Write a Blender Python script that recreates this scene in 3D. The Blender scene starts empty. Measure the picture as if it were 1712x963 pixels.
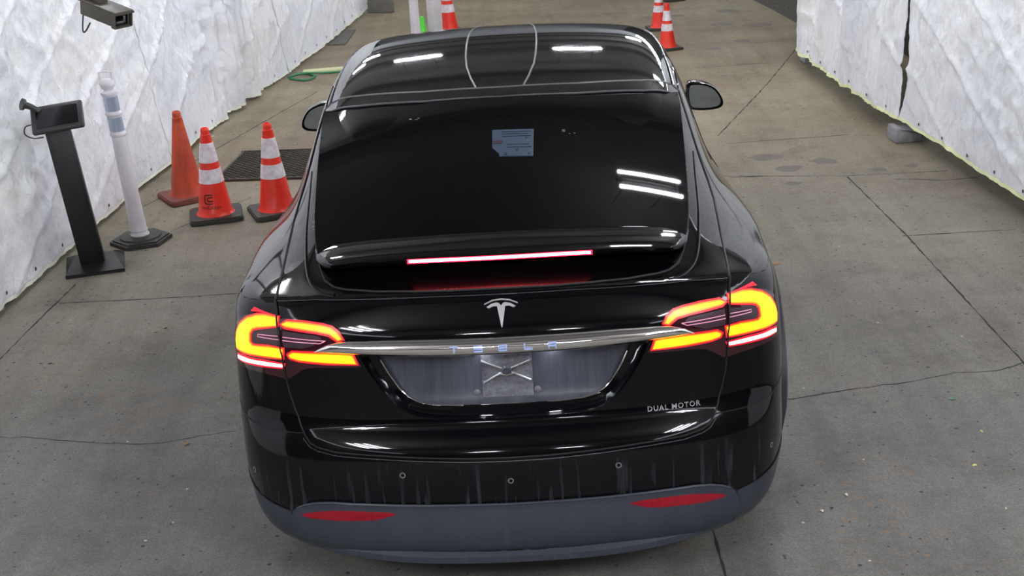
import bpy, bmesh, math, random
from mathutils import Vector, Matrix, noise, geometry
from mathutils.bvhtree import BVHTree
from mathutils.interpolate import poly_3d_calc
random.seed(7)
C = bpy.context.scene
COL = C.collection
# ---------------- camera, world, exposure ----------------
F_PX, CAM_H, PITCH, ROLL = 2340.8, 2.87, math.radians(20.6235), math.radians(3.5478)
cam = bpy.data.cameras.new('camera'); cam.sensor_width = 36; cam.lens = F_PX/1712*36
cam.clip_start = .1; cam.clip_end = 200
co = bpy.data.objects.new('camera', cam); COL.objects.link(co); C.camera = co
_f = Vector((0, math.cos(PITCH), -math.sin(PITCH))); _u = Vector((0, math.sin(PITCH), math.cos(PITCH))); _r = Vector((1,0,0))
_r2 = _r*math.cos(ROLL)-_u*math.sin(ROLL); _u2 = _r*math.sin(ROLL)+_u*math.cos(ROLL)
co.matrix_world = Matrix(((_r2.x,_u2.x,-_f.x,0),(_r2.y,_u2.y,-_f.y,0),(_r2.z,_u2.z,-_f.z,CAM_H),(0,0,0,1)))
w = bpy.data.worlds.new('daylight'); C.world = w; w.use_nodes = True
w.node_tree.nodes['Background'].inputs[0].default_value = (.88,.93,1,1)
w.node_tree.nodes['Background'].inputs[1].default_value = 5.0
C.view_settings.view_transform = 'Standard'; C.view_settings.look = 'None'
C.view_settings.gamma = 1; C.view_settings.use_curve_mapping = False
C.view_settings.exposure = 0.8
TUBE = 120.0        # emission of the ceiling tubes
CAR_X, CAR_Y, CAR_YAW = -.0456, 4.3404, math.radians(-1.7816)
CEIL = 5.2

# ---------------- materials ----------------
def mat(name, col, rough=.5, metal=0, spec=.5, coat=0, emit=None, es=1, noise_amt=0, noise_scale=8, col2=None, bump=0, bump_scale=60, stretch=None, rough2=None):
    m = bpy.data.materials.new(name); m.use_nodes = True; nt = m.node_tree; b = nt.nodes['Principled BSDF']
    b.inputs['Base Color'].default_value = (*col,1); b.inputs['Roughness'].default_value = rough
    b.inputs['Metallic'].default_value = metal; b.inputs['Specular IOR Level'].default_value = spec
    b.inputs['Coat Weight'].default_value = coat; b.inputs['Coat Roughness'].default_value = .02
    if emit: b.inputs['Emission Color'].default_value = (*emit,1); b.inputs['Emission Strength'].default_value = es
    tc = nt.nodes.new('ShaderNodeTexCoord'); mp = nt.nodes.new('ShaderNodeMapping'); nt.links.new(tc.outputs['Object'], mp.inputs[0])
    if stretch: mp.inputs['Scale'].default_value = stretch
    if noise_amt:
        n = nt.nodes.new('ShaderNodeTexNoise'); n.inputs['Scale'].default_value = noise_scale; n.inputs['Detail'].default_value = 8; n.inputs['Roughness'].default_value = .65
        nt.links.new(mp.outputs[0], n.inputs['Vector'])
        r = nt.nodes.new('ShaderNodeValToRGB'); r.color_ramp.elements[0].position = .5-noise_amt*.5; r.color_ramp.elements[1].position = .5+noise_amt*.5+.05
        r.color_ramp.elements[0].color = (*(col2 or [c*.6 for c in col]),1); r.color_ramp.elements[1].color = (*col,1)
        nt.links.new(n.outputs['Fac'], r.inputs[0]); nt.links.new(r.outputs[0], b.inputs['Base Color'])
        if rough2 is not None:
            mr = nt.nodes.new('ShaderNodeMapRange'); mr.inputs[1].default_value = .35; mr.inputs[2].default_value = .65
            mr.inputs[3].default_value = rough2; mr.inputs[4].default_value = rough
            nt.links.new(n.outputs['Fac'], mr.inputs[0]); nt.links.new(mr.outputs[0], b.inputs['Roughness'])
    if bump:
        n2 = nt.nodes.new('ShaderNodeTexNoise'); n2.inputs['Scale'].default_value = bump_scale; n2.inputs['Detail'].default_value = 6
        nt.links.new(tc.outputs['Object'], n2.inputs['Vector'])
        bp = nt.nodes.new('ShaderNodeBump'); bp.inputs['Strength'].default_value = bump; bp.inputs['Distance'].default_value = .01
        nt.links.new(n2.outputs['Fac'], bp.inputs['Height']); nt.links.new(bp.outputs[0], b.inputs['Normal'])
    return m
M = {}
M['paint'] = mat('black_paint', (.002,.002,.003), .06, spec=.26, coat=.1)
M['glass'] = mat('tinted_glass', (.0015,.0015,.002), .03, spec=.28, coat=0)
M['rearglass'] = mat('tinted_rear_glass', (.0015,.0015,.002), .03, spec=.24)
def dust_film(m):      # dust settled on the lowest strip of the rear window
    nt = m.node_tree; b = nt.nodes['Principled BSDF']; tc = nt.nodes.new('ShaderNodeTexCoord'); sp = nt.nodes.new('ShaderNodeSeparateXYZ'); mr = nt.nodes.new('ShaderNodeMapRange')
    nt.links.new(tc.outputs['Object'], sp.inputs[0]); nt.links.new(sp.outputs[1], mr.inputs[0])
    mr.inputs[1].default_value = .36; mr.inputs[2].default_value = .50; mr.inputs[3].default_value = .2; mr.inputs[4].default_value = .03
    nt.links.new(mr.outputs[0], b.inputs['Roughness'])
dust_film(M['rearglass'])
M['badge'] = mat('badge_silver', (.75,.75,.76), .28, metal=.8)
M['roofglass'] = mat('roof_glass', (.004,.004,.004), .04, spec=.6)
M['rubber'] = mat('black_rubber', (.018,.018,.018), .6)
M['seal'] = mat('seal_grey', (.09,.09,.095), .35)
M['seam'] = mat('seam_black', (.002,.002,.002), .6)
M['edge'] = mat('edge_shine', (.25,.25,.27), .25, metal=.9)
M['chrome'] = mat('chrome', (.95,.92,.89), .11, metal=1)
M['letter'] = mat('letter_blue_white', (.42,.52,.85), .4)
M['trim'] = mat('grey_trim', (.044,.050,.068), .36, noise_amt=.5, noise_scale=14, col2=(.032,.037,.052), stretch=(1,1,.25))
M['recess'] = mat('recess_plastic', (.085,.088,.11), .22, noise_amt=.55, noise_scale=10, col2=(.035,.037,.05), stretch=(2.2,1,.22))
M['dirt'] = mat('road_grime', (.20,.20,.225), .7, noise_amt=.5, noise_scale=30, col2=(.035,.035,.045), bump=.6, bump_scale=90)
M['lens'] = mat('lamp_lens', (.035,.004,.008), .06, coat=.6)
M['lensgrey'] = mat('lamp_inner', (.06,.035,.045), .25)
M['red_e'] = mat('lamp_red', (.6,.0,.01), .3, emit=(1,.012,.03), es=.75)
M['orange_e'] = mat('lamp_orange', (.9,.2,.0), .3, emit=(1,.16,.004), es=.9)
M['amber_e'] = mat('lamp_amber', (.9,.5,.0), .3, emit=(1,.52,.01), es=1.05)
M['brake_e'] = mat('lamp_brake', (.9,.6,.6), .3, emit=(1,.55,.5), es=1.6)
M['strip_e'] = mat('brake_strip', (.9,.6,.6), .3, emit=(1,.25,.25), es=12)
M['stripred_e'] = mat('brake_strip_rim', (.9,.0,.0), .3, emit=(1,.004,.02), es=9)
M['pinkline'] = mat('lamp_line', (.5,.25,.35), .2, emit=(.6,.22,.33), es=.55)
M['plate_e'] = mat('plate_lamp', (.9,.9,.9), .3, emit=(.85,.9,1), es=50)
M['reflector'] = mat('red_reflector', (.30,.004,.018), .12, noise_amt=.5, noise_scale=60, col2=(.12,.002,.008), emit=(.8,.01,.03), es=.05)  # faint glow painted into the reflector, which is no lamp
M['mirror'] = mat('mirror_glass', (.35,.38,.38), .03, metal=1)
M['sensor'] = mat('sensor_ring', (.16,.16,.17), .4)
M['sticker'] = mat('paper_sticker', (.035,.06,.095), .5, noise_amt=.5, noise_scale=60, col2=(.02,.038,.07))
M['stickink'] = mat('sticker_ink', (.003,.004,.012), .6)
M['stickred'] = mat('sticker_red_ink', (.03,.004,.02), .6)
M['scum'] = mat('dried_scum', (.28,.26,.24), .8, noise_amt=.4, noise_scale=80)
M['tyre'] = mat('tyre', (.02,.02,.02), .75, bump=.3)
M['rim'] = mat('wheel_rim', (.25,.25,.26), .3, metal=.9)
M['tarp'] = None
M['hem'] = mat('tarp_hem', (.86,.88,.74), .5); M['hem_right'] = mat('yellowed_hem', (.86,.90,.52), .5)
M['grommet'] = mat('grommet', (.02,.02,.03), .4)
M['orange'] = mat('cone_orange', (.98,.045,.022), .38, noise_amt=.5, noise_scale=12, col2=(.88,.04,.02))
M['oldorange'] = mat('cone_old_orange', (.74,.085,.025), .5, noise_amt=.35, noise_scale=11, col2=(.36,.05,.02), stretch=(1,1,.4))
M['oldbase'] = mat('cone_old_base', (.28,.07,.05), .7, noise_amt=.5, noise_scale=14, col2=(.12,.05,.04))
M['sleeve'] = mat('cone_sleeve', (.95,.93,.94), .35, noise_amt=.25, noise_scale=22, col2=(.72,.60,.66), emit=(1,.95,.97), es=0)
M['conebase'] = mat('cone_base', (.055,.055,.045), .6, noise_amt=.5, noise_scale=30, col2=(.03,.03,.026))
M['ink'] = mat('black_ink', (.03,.005,.004), .5)
M['green'] = mat('green_plastic', (.10,.75,.06), .4)
M['whiteplastic'] = mat('white_plastic', (.80,.78,.82), .38, noise_amt=.4, noise_scale=9, col2=(.62,.57,.60), stretch=(1,1,.5))
M['refl'] = mat('reflective_band', (.50,.57,.70), .25, metal=.5)
M['blackmetal'] = mat('black_metal', (.012,.012,.013), .42, noise_amt=.5, noise_scale=9, col2=(.007,.007,.008))
M['darkplastic'] = mat('dark_plastic', (.035,.037,.036), .45)
M['screen'] = mat('dark_screen', (.006,.006,.008), .18)
M['grate'] = mat('rusty_grate', (.10,.095,.08), .6, metal=.4, noise_amt=.5, noise_scale=20, col2=(.06,.045,.03))
M['pit_shade'] = mat('drain_shade', (.01,.01,.01), .9)
M['hosegreen'] = mat('green_hose', (.03,.24,.10), .4)
M['strip'] = mat('pale_yellow_strip', (.68,.70,.38), .6)
M['mat'] = mat('rubber_mat', (.12,.115,.10), .8)
M['board'] = mat('weathered_board', (.20,.19,.165), .8, noise_amt=.5, noise_scale=12)
M['block'] = mat('concrete_block', (.36,.36,.38), .85, noise_amt=.5, noise_scale=18, bump=.4)
M['metal'] = mat('galvanised', (.45,.45,.45), .35, metal=.9)
M['rust'] = mat('camera_housing', (.10,.088,.06), .5, noise_amt=.5, noise_scale=25, col2=(.06,.05,.04))
M['leaf'] = mat('dry_leaf', (.40,.22,.10), .8); M['leafy'] = mat('yellow_leaf', (.8,.75,.2), .7); M['leafp'] = mat('pale_scrap', (.75,.68,.55), .7)
M['wall'] = mat('dark_wall', (.045,.043,.04), .9, noise_amt=.5, noise_scale=2)
M['ceiling'] = mat('dark_ceiling', (.13,.122,.115), .9, noise_amt=.5, noise_scale=3)
M['beam'] = mat('steel_beam', (.03,.028,.026), .7)
M['tube'] = mat('tube_light', (1,1,1), .5, emit=(.93,.94,1), es=TUBE)
M['fixture'] = mat('fixture_body', (.06,.06,.06), .5)

def tarp_mat():
    m = mat('white_tarp', (.86,.87,.89), .42, spec=.35); nt = m.node_tree; b = nt.nodes['Principled BSDF']
    tc = nt.nodes.new('ShaderNodeTexCoord')
    n = nt.nodes.new('ShaderNodeTexNoise'); n.inputs['Scale'].default_value = 1.3; n.inputs['Detail'].default_value = 6
    nt.links.new(tc.outputs['Object'], n.inputs['Vector'])
    r = nt.nodes.new('ShaderNodeValToRGB'); r.color_ramp.elements[0].position = .32; r.color_ramp.elements[1].position = .6
    r.color_ramp.elements[0].color = (.78,.79,.84,1); r.color_ramp.elements[1].color = (.89,.89,.90,1)
    e = r.color_ramp.elements.new(.72); e.color = (.86,.84,.81,1)
    nt.links.new(n.outputs['Fac'], r.inputs[0]); nt.links.new(r.outputs[0], b.inputs['Base Color'])
    v = nt.nodes.new('ShaderNodeTexVoronoi'); v.feature = 'DISTANCE_TO_EDGE'; v.inputs['Scale'].default_value = 7
    n2 = nt.nodes.new('ShaderNodeTexNoise'); n2.inputs['Scale'].default_value = 9; n2.inputs['Detail'].default_value = 7; n2.inputs['Roughness'].default_value = .7
    mx = nt.nodes.new('ShaderNodeVectorMath'); mx.operation = 'MULTIPLY_ADD'; mx.inputs[1].default_value = (.35,.35,.35)
    nt.links.new(tc.outputs['Object'], n2.inputs['Vector']); nt.links.new(n2.outputs['Color'], mx.inputs[0]); nt.links.new(tc.outputs['Object'], mx.inputs[2])
    nt.links.new(mx.outputs[0], v.inputs['Vector'])
    mn = nt.nodes.new('ShaderNodeMath'); mn.operation = 'MINIMUM'; mn.inputs[1].default_value = .05; nt.links.new(v.outputs['Distance'], mn.inputs[0])
    ad = nt.nodes.new('ShaderNodeMath'); ad.operation = 'MULTIPLY_ADD'; ad.inputs[1].default_value = 2.0; nt.links.new(mn.outputs[0], ad.inputs[0]); nt.links.new(n2.outputs['Fac'], ad.inputs[2])
    bp = nt.nodes.new('ShaderNodeBump'); bp.inputs['Strength'].default_value = .7; bp.inputs['Distance'].default_value = .02
    nt.links.new(ad.outputs[0], bp.inputs['Height']); nt.links.new(bp.outputs[0], b.inputs['Normal'])
    return m
M['tarp'] = tarp_mat()
def floor_mat():
    m = mat('concrete_floor', (.2,.19,.17), .62, spec=.35); nt = m.node_tree; b = nt.nodes['Principled BSDF']; L = nt.links.new
    tc = nt.nodes.new('ShaderNodeTexCoord')
    def N(scale, det=8, rough=.6, st=None):
        n = nt.nodes.new('ShaderNodeTexNoise'); n.inputs['Scale'].default_value = scale; n.inputs['Detail'].default_value = det; n.inputs['Roughness'].default_value = rough
        if st:
            mp = nt.nodes.new('ShaderNodeMapping'); mp.inputs['Scale'].default_value = st; L(tc.outputs['Object'], mp.inputs[0]); L(mp.outputs[0], n.inputs['Vector'])
        else: L(tc.outputs['Object'], n.inputs['Vector'])
        return n
    def ramp(n, p0, p1, c0, c1):
        r = nt.nodes.new('ShaderNodeValToRGB'); r.color_ramp.elements[0].position = p0; r.color_ramp.elements[1].position = p1
        r.color_ramp.elements[0].color = (*c0,1); r.color_ramp.elements[1].color = (*c1,1); L(n, r.inputs[0]); return r.outputs[0]
    def mix(f, a, c, mode='MIX'):
        x = nt.nodes.new('ShaderNodeMix'); x.data_type = 'RGBA'; x.blend_type = mode
        if isinstance(f, float): x.inputs[0].default_value = f
        else: L(f, x.inputs[0])
        L(a, x.inputs[6]); L(c, x.inputs[7]); return x.outputs[2]
    sep = nt.nodes.new('ShaderNodeSeparateXYZ'); L(tc.outputs['Object'], sep.inputs[0])
    mr = nt.nodes.new('ShaderNodeMapRange'); mr.inputs[1].default_value = 5.5; mr.inputs[2].default_value = 11; L(sep.outputs[1], mr.inputs[0])
    near = ramp(N(.9).outputs['Fac'], .35, .65, (.165,.163,.155), (.225,.218,.20))
    far = ramp(N(.7, st=(.5,1,1)).outputs['Fac'], .35, .65, (.215,.170,.115), (.33,.29,.20))
    base = mix(mr.outputs[0], near, far)
    # broad rusty and sandy stains
    st = ramp(N(1.7, 10, .75, (1,.7,1)).outputs['Fac'], .56, .72, (0,0,0), (1,1,1))
    tan = nt.nodes.new('ShaderNodeRGB'); tan.outputs[0].default_value = (.25,.18,.12,1)
    fm = nt.nodes.new('ShaderNodeMath'); fm.operation = 'MULTIPLY'; fm.inputs[1].default_value = .45; L(st, fm.inputs[0])
    base = mix(fm.outputs[0], base, tan.outputs[0])
    # blotchy darker patches
    dk = ramp(N(2.6, 10, .7).outputs['Fac'], .3, .5, (.72,.70,.68), (1,1,1)); base = mix(1.0, base, dk, 'MULTIPLY')
    # fine aggregate speckle
    sp = ramp(N(95, 4, .8).outputs['Fac'], .36, .62, (.70,.70,.70), (1.22,1.21,1.18)); base = mix(1.0, base, sp, 'MULTIPLY')
    sp3 = ramp(N(24, 6, .8).outputs['Fac'], .3, .6, (.84,.84,.84), (1.08,1.08,1.06)); base = mix(1.0, base, sp3, 'MULTIPLY')
    # traces dragged along the lane
    tr = ramp(N(3.2, 6, .6, (2.2,.18,1)).outputs['Fac'], .35, .6, (.9,.89,.88), (1.06,1.06,1.06)); base = mix(1.0, base, tr, 'MULTIPLY')
    def specks(scale, thr, col, gate):
        v = nt.nodes.new('ShaderNodeTexVoronoi'); v.inputs['Scale'].default_value = scale; L(tc.outputs['Object'], v.inputs['Vector'])
        d = nt.nodes.new('ShaderNodeMath'); d.operation = 'LESS_THAN'; d.inputs[1].default_value = thr; L(v.outputs['Distance'], d.inputs[0])
        sp_ = nt.nodes.new('ShaderNodeSeparateColor'); L(v.outputs['Color'], sp_.inputs[0])
        g = nt.nodes.new('ShaderNodeMath'); g.operation = 'GREATER_THAN'; g.inputs[1].default_value = gate; L(sp_.outputs[0], g.inputs[0])
        m_ = nt.nodes.new('ShaderNodeMath'); m_.operation = 'MULTIPLY'; L(d.outputs[0], m_.inputs[0]); L(g.outputs[0], m_.inputs[1])
        c = nt.nodes.new('ShaderNodeRGB'); c.outputs[0].default_value = (*col,1)
        return m_.outputs[0], c.outputs[0]
    for args in ((13,.12,(.05,.045,.04),.86), (11,.07,(.62,.56,.45),.90), (30,.2,(.07,.065,.06),.88)):
        f_, c_ = specks(*args); base = mix(f_, base, c_)
    ru = ramp(N(1.15, 12, .82).outputs['Fac'], .60, .70, (0,0,0), (1,1,1)); rc = nt.nodes.new('ShaderNodeRGB'); rc.outputs[0].default_value = (.30,.19,.11,1)
    fr = nt.nodes.new('ShaderNodeMath'); fr.operation = 'MULTIPLY'; fr.inputs[1].default_value = .5; L(ru, fr.inputs[0]); base = mix(fr.outputs[0], base, rc.outputs[0])
    L(base, b.inputs['Base Color'])
    bp = nt.nodes.new('ShaderNodeBump'); bp.inputs['Strength'].default_value = .8; bp.inputs['Distance'].default_value = .004
    L(N(70, 6, .7).outputs['Fac'], bp.inputs['Height']); L(bp.outputs[0], b.inputs['Normal'])
    return m
M['floor'] = floor_mat()
M['joint'] = mat('floor_joint', (.035,.033,.03), .9)
M['wetspot'] = mat('oil_spot', (.075,.055,.038), .5, noise_amt=.5, noise_scale=6, col2=(.16,.13,.095))
M['rustfleck'] = mat('rusty_fleck', (.27,.19,.125), .8)
M['asphalt'] = mat('coarse_asphalt', (.16,.145,.12), .95, noise_amt=.35, noise_scale=26, col2=(.05,.045,.04), bump=1, bump_scale=40)

# ---------------- object helpers ----------------
def link(name, me, m, parent=None):
    o = bpy.data.objects.new(name, me); COL.objects.link(o)
    if m is not None:
        for x in (m if isinstance(m, (list,tuple)) else [m]): me.materials.append(x)
    if parent: o.parent = parent
    return o
def tag(o, label, cat, group=None, kind=None):
    o['label'] = label; o['category'] = cat
    if group: o['group'] = group
    if kind: o['kind'] = kind
    return o
def empty(name, loc=(0,0,0), rz=0):
    o = bpy.data.objects.new(name, None); COL.objects.link(o); o.location = loc; o.rotation_euler = (0,0,rz); o.empty_display_size = .1
    return o
class MB:
    def __init__(s): s.v = []; s.f = []; s.sm = []; s.mi = []
    def add(s, vs, fs, smooth=False, mi=0):
        n = len(s.v); s.v += [tuple(p) for p in vs]
        for f in fs: s.f.append(tuple(i+n for i in f)); s.sm.append(smooth); s.mi.append(mi)
        return s
    def box(s, c, d, R=None, mi=0):
        R = R or Matrix.Identity(3); c = Vector(c); h = [x/2 for x in d]
        vs = [c+R@Vector((x*h[0],y*h[1],z*h[2])) for x in (-1,1) for y in (-1,1) for z in (-1,1)]
        return s.add(vs, [(0,1,3,2),(4,6,7,5),(0,4,5,1),(2,3,7,6),(0,2,6,4),(1,5,7,3)], False, mi)
    def rbox(s, c, d, b=.01, R=None, mi=0, seg=2):
        bm = bmesh.new(); bmesh.ops.create_cube(bm, size=1)
        for v in bm.verts: v.co = Vector((v.co.x*d[0], v.co.y*d[1], v.co.z*d[2]))
        bmesh.ops.bevel(bm, geom=bm.edges[:]+bm.verts[:], offset=b, segments=seg, affect='EDGES', profile=.5)
        R = R or Matrix.Identity(3); c = Vector(c)
        bm.verts.index_update()
        s.add([c+R@v.co for v in bm.verts], [[v.index for v in f.verts] for f in bm.faces], True, mi); bm.free(); return s
    def tube(s, pts, r, n=8, closed=False, mi=0, cap=True):
        pts = [Vector(p) for p in pts]; N = len(pts); vs = []; pn = None
        for i, p in enumerate(pts):
            a = pts[i-1] if (i or closed) else p; b = pts[(i+1)%N] if (i < N-1 or closed) else p
            t = (b-a).normalized() if (b-a).length > 1e-9 else Vector((0,0,1))
            if pn is None: pn = t.orthogonal().normalized()
            pn = (pn-t*pn.dot(t)).normalized(); bn = t.cross(pn)
            rr = r[i] if isinstance(r, (list,tuple)) else r
            vs += [p+(pn*math.cos(2*math.pi*k/n)+bn*math.sin(2*math.pi*k/n))*rr for k in range(n)]
        fs = [(i*n+k, i*n+(k+1)%n, ((i+1)%N)*n+(k+1)%n, ((i+1)%N)*n+k) for i in range(N if closed else N-1) for k in range(n)]
        if not closed and cap: fs += [tuple(range(n))[::-1], tuple((N-1)*n+k for k in range(n))]
        return s.add(vs, fs, True, mi)
    def lathe(s, prof, n=32, c=(0,0,0), mi=0, cap=True, fn=None):
        vs = []
        for r, z in prof:
            for k in range(n):
                a = 2*math.pi*k/n; p = (c[0]+r*math.cos(a), c[1]+r*math.sin(a), c[2]+z); vs.append(fn(p) if fn else p)
        fs = [(i*n+k, i*n+(k+1)%n, (i+1)*n+(k+1)%n, (i+1)*n+k) for i in range(len(prof)-1) for k in range(n)]
        if cap: fs += [tuple(range(n))[::-1], tuple((len(prof)-1)*n+k for k in range(n))]
        return s.add(vs, fs, True, mi)
    def prism(s, poly, z0, z1, fn=None, mi=0):
        n = len(poly); vs = [(x,y,z) for z in (z0,z1) for x,y in poly]
        if fn: vs = [fn(p) for p in vs]
        return s.add(vs, [tuple(range(n))[::-1], tuple(range(n,2*n))]+[(i,(i+1)%n,n+(i+1)%n,n+i) for i in range(n)], False, mi)
    def build(s, name, m, parent=None, sharp=.7):
        me = bpy.data.meshes.new(name); me.from_pydata(s.v, [], s.f); me.update()
        me.polygons.foreach_set('use_smooth', s.sm); me.polygons.foreach_set('material_index', s.mi)
        me.validate(); 
        o = link(name, me, m, parent)
        try: me.set_sharp_from_angle(angle=sharp)
        except Exception: pass
        return o
# ---- body cage of the car (car frame: x right, y forward from the tail, z up) ----
ROWS = [
 (.165,.45,[(0,1.16),(.26,1.16),(.52,1.152),(.69,1.142),(.82,1.13),(.915,1.115),(.975,1.09)],[0,.005,.028,.07,.125,.195,.285]),
 (.30,.56,[(0,1.184),(.26,1.183),(.52,1.176),(.69,1.166),(.82,1.15),(.925,1.13),(.995,1.09)],None),
 (.52,.80,[(0,1.297),(.26,1.294),(.52,1.280),(.70,1.258),(.80,1.165),(.92,1.13),(1.01,1.07)],None),
 (.85,1.10,[(0,1.432),(.26,1.428),(.52,1.414),(.70,1.392),(.80,1.25),(.90,1.135),(1.03,1.06)],None),
 (1.2,1.35,[(0,1.535),(.26,1.531),(.52,1.516),(.715,1.496),(.80,1.36),(.90,1.145),(1.025,1.05)],None),
 (1.5,1.60,[(0,1.598),(.26,1.595),(.52,1.582),(.735,1.56),(.81,1.44),(.90,1.16),(1.0,1.05)],None),
 (1.9,1.95,[(0,1.637),(.26,1.634),(.52,1.62),(.745,1.597),(.815,1.47),(.905,1.15),(.975,1.045)],None),
 (2.4,2.4,[(0,1.652),(.26,1.649),(.52,1.636),(.745,1.608),(.815,1.48),(.91,1.14),(.97,1.04)],None),
 (2.9,2.9,[(0,1.607),(.26,1.603),(.52,1.588),(.73,1.562),(.80,1.45),(.91,1.13),(.97,1.035)],None),
 (3.35,3.3,[(0,1.50),(.26,1.495),(.51,1.475),(.70,1.44),(.79,1.34),(.90,1.10),(.965,1.02)],None),
 (3.9,3.7,[(0,1.29),(.26,1.285),(.50,1.27),(.68,1.23),(.78,1.13),(.88,1.03),(.955,.97)],None),
 (4.35,4.1,[(0,1.10),(.25,1.10),(.50,1.09),(.68,1.065),(.78,1.01),(.86,.97),(.93,.93)],None),
 (4.7,4.5,[(0,1.0),(.25,.995),(.48,.98),(.63,.955),(.73,.93),(.80,.90),(.88,.86)],None),
 (4.98,4.78,[(0,.80),(.2,.80),(.4,.79),(.54,.78),(.63,.77),(.70,.755),(.77,.74)],None)]
KZ = [1.09,1.05,.98,.88,.78,.71,.655,.60,.50,.425,.39,.31,.25,.20]      # heights of the tub rows
KY = [.165,.094,.085,.088,.083,.075,.022,.0,-.005,.0,-.012,-.03,-.01,.06]    # tail profile on the centre line
KS = [.975,.99,1.0,1.01,1.015,1.015,1.01,1.01,1.015,1.01,1.0,.985,.955,.93]
KB = [0,.93,.93,.93,.93,.93,1.02,1.05,1.05,1.05,1.05,1.05,1.05,1.0]
CX = [0,.26,.52,.71,.85,.945,1.0]
CB = [0,.006,.028,.07,.135,.215,.36]
WM = [1.0,1.03,1.04,1.055,1.06,1.05,1.025,1.015,1.015,1.015,1.02,1.01,.96,.82]
def body_cage():
    NI, NJ, NK = 7, len(ROWS), len(KZ)
    V = []; ix = {}
    def add(key, p):
        ix[key] = len(V); V.append(p)
    def top(i, j):
        yc, ye, pts, off = ROWS[j]
        x, z = pts[i]
        if off: y = yc+off[i]
        else:
            t = (x/pts[6][0]); y = yc+(ye-yc)*t**2.5
        return (x, y, z)
    for s in (1, -1):
        for j in range(NJ):
            for i in range(NI):
                if i == 0 and s < 0: ix[('t',s,i,j)] = ix[('t',1,0,j)]; continue
                x, y, z = top(i, j); add(('t',s,i,j), (s*x, y, z))
        for j in range(NJ):
            ix[('s',s,j,0)] = ix[('t',s,6,j)]
            xs, ys, zs = top(6, j)
            for k in range(1, NK):
                t = (1.09-KZ[k])/.89
                z = zs+t*(.20-zs)
                if j == 0:
                    x = KS[k]*CX[6]; y = KY[k]+CB[6]*KB[k]; z = KZ[k]
                else:
                    g = min(1, t/.28); g = math.sin(g*math.pi/2)
                    x = (xs+(WM[j]-xs)*g)*(1 if z > .45 else 1-.25*(.45-z)**1.2); y = ys
                    if j == NJ-1: y = ys+.02
                add(('s',s,j,k), (s*x, y, z))
        for k in range(NK):
            for i in range(NI):
                if k == 0: ix[('r',s,i,k)] = ix[('t',s,i,0)]; ix[('f',s,i,k)] = ix[('t',s,i,NJ-1)]; continue
                if i == 6: ix[('r',s,i,k)] = ix[('s',s,0,k)]; ix[('f',s,i,k)] = ix[('s',s,NJ-1,k)]; continue
                if i == 0 and s < 0: ix[('r',s,i,k)] = ix[('r',1,0,k)]; ix[('f',s,i,k)] = ix[('f',1,0,k)]; continue
                add(('r',s,i,k), (s*CX[i]*KS[k], KY[k]+CB[i]*KB[k], KZ[k]))
                xs, ys, zs = top(i, NJ-1); t = (1.09-KZ[k])/.89
                add(('f',s,i,k), (s*xs*(1+.08*math.sin(t*3)), ys+.06*math.sin(t*math.pi)+.0, zs+t*(.2-zs)))
    F = []
    def q(a, b, c, d, s):
        F.append((ix[a],ix[b],ix[c],ix[d]) if s > 0 else (ix[d],ix[c],ix[b],ix[a]))
    for s in (1, -1):
        for j in range(NJ-1):
            for i in range(NI-1):
                q(('t',s,i,j),('t',s,i+1,j),('t',s,i+1,j+1),('t',s,i,j+1), s)
            for k in range(NK-1):
                q(('s',s,j,k),('s',s,j,k+1),('s',s,j+1,k+1),('s',s,j+1,k), s)
        for k in range(NK-1):
            for i in range(NI-1):
                q(('r',s,i,k),('r',s,i,k+1),('r',s,i+1,k+1),('r',s,i+1,k), s)
                q(('f',s,i,k),('f',s,i+1,k),('f',s,i+1,k+1),('f',s,i,k+1), s)
    creases = []
    for s in (1,-1):
        for i in range(NI-1): creases.append((ix[('t',s,i,0)], ix[('t',s,i+1,0)], .75 if i < 4 else .4))
        for i in range(NI-1):
            creases.append((ix[('r',s,i,5)], ix[('r',s,i+1,5)], .35))
    me = bpy.data.meshes.new('cage'); me.from_pydata(V, [], F); me.update()
    at = me.attributes.new('crease_edge','FLOAT','EDGE')
    em = {tuple(sorted(e.vertices)): e.index for e in me.edges}
    for a, b, w in creases:
        e = em.get(tuple(sorted((a,b))))
        if e is not None: at.data[e].value = w
    return me
def dense_body(levels=3):
    me = body_cage(); ob = bpy.data.objects.new('cage', me); COL.objects.link(ob)
    m = ob.modifiers.new('s','SUBSURF'); m.levels = levels; m.render_levels = levels; m.boundary_smooth='PRESERVE_CORNERS'
    dg = bpy.context.evaluated_depsgraph_get(); dg.update()
    out = bpy.data.meshes.new_from_object(ob.evaluated_get(dg))
    bpy.data.objects.remove(ob); bpy.data.meshes.remove(me)
    return out
BODY = dense_body()
BV = [v.co.copy() for v in BODY.vertices]; BN = [v.normal.copy() for v in BODY.vertices]
BP = [tuple(p.vertices) for p in BODY.polygons]
BVH = BVHTree.FromPolygons(BV, BP)
def surf_normal(co, fi):
    vs = BP[fi]; w = poly_3d_calc([BV[v] for v in vs], co)
    n = Vector((0,0,0))
    for a, b in zip(vs, w): n += BN[a]*b
    return n.normalized()
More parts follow.
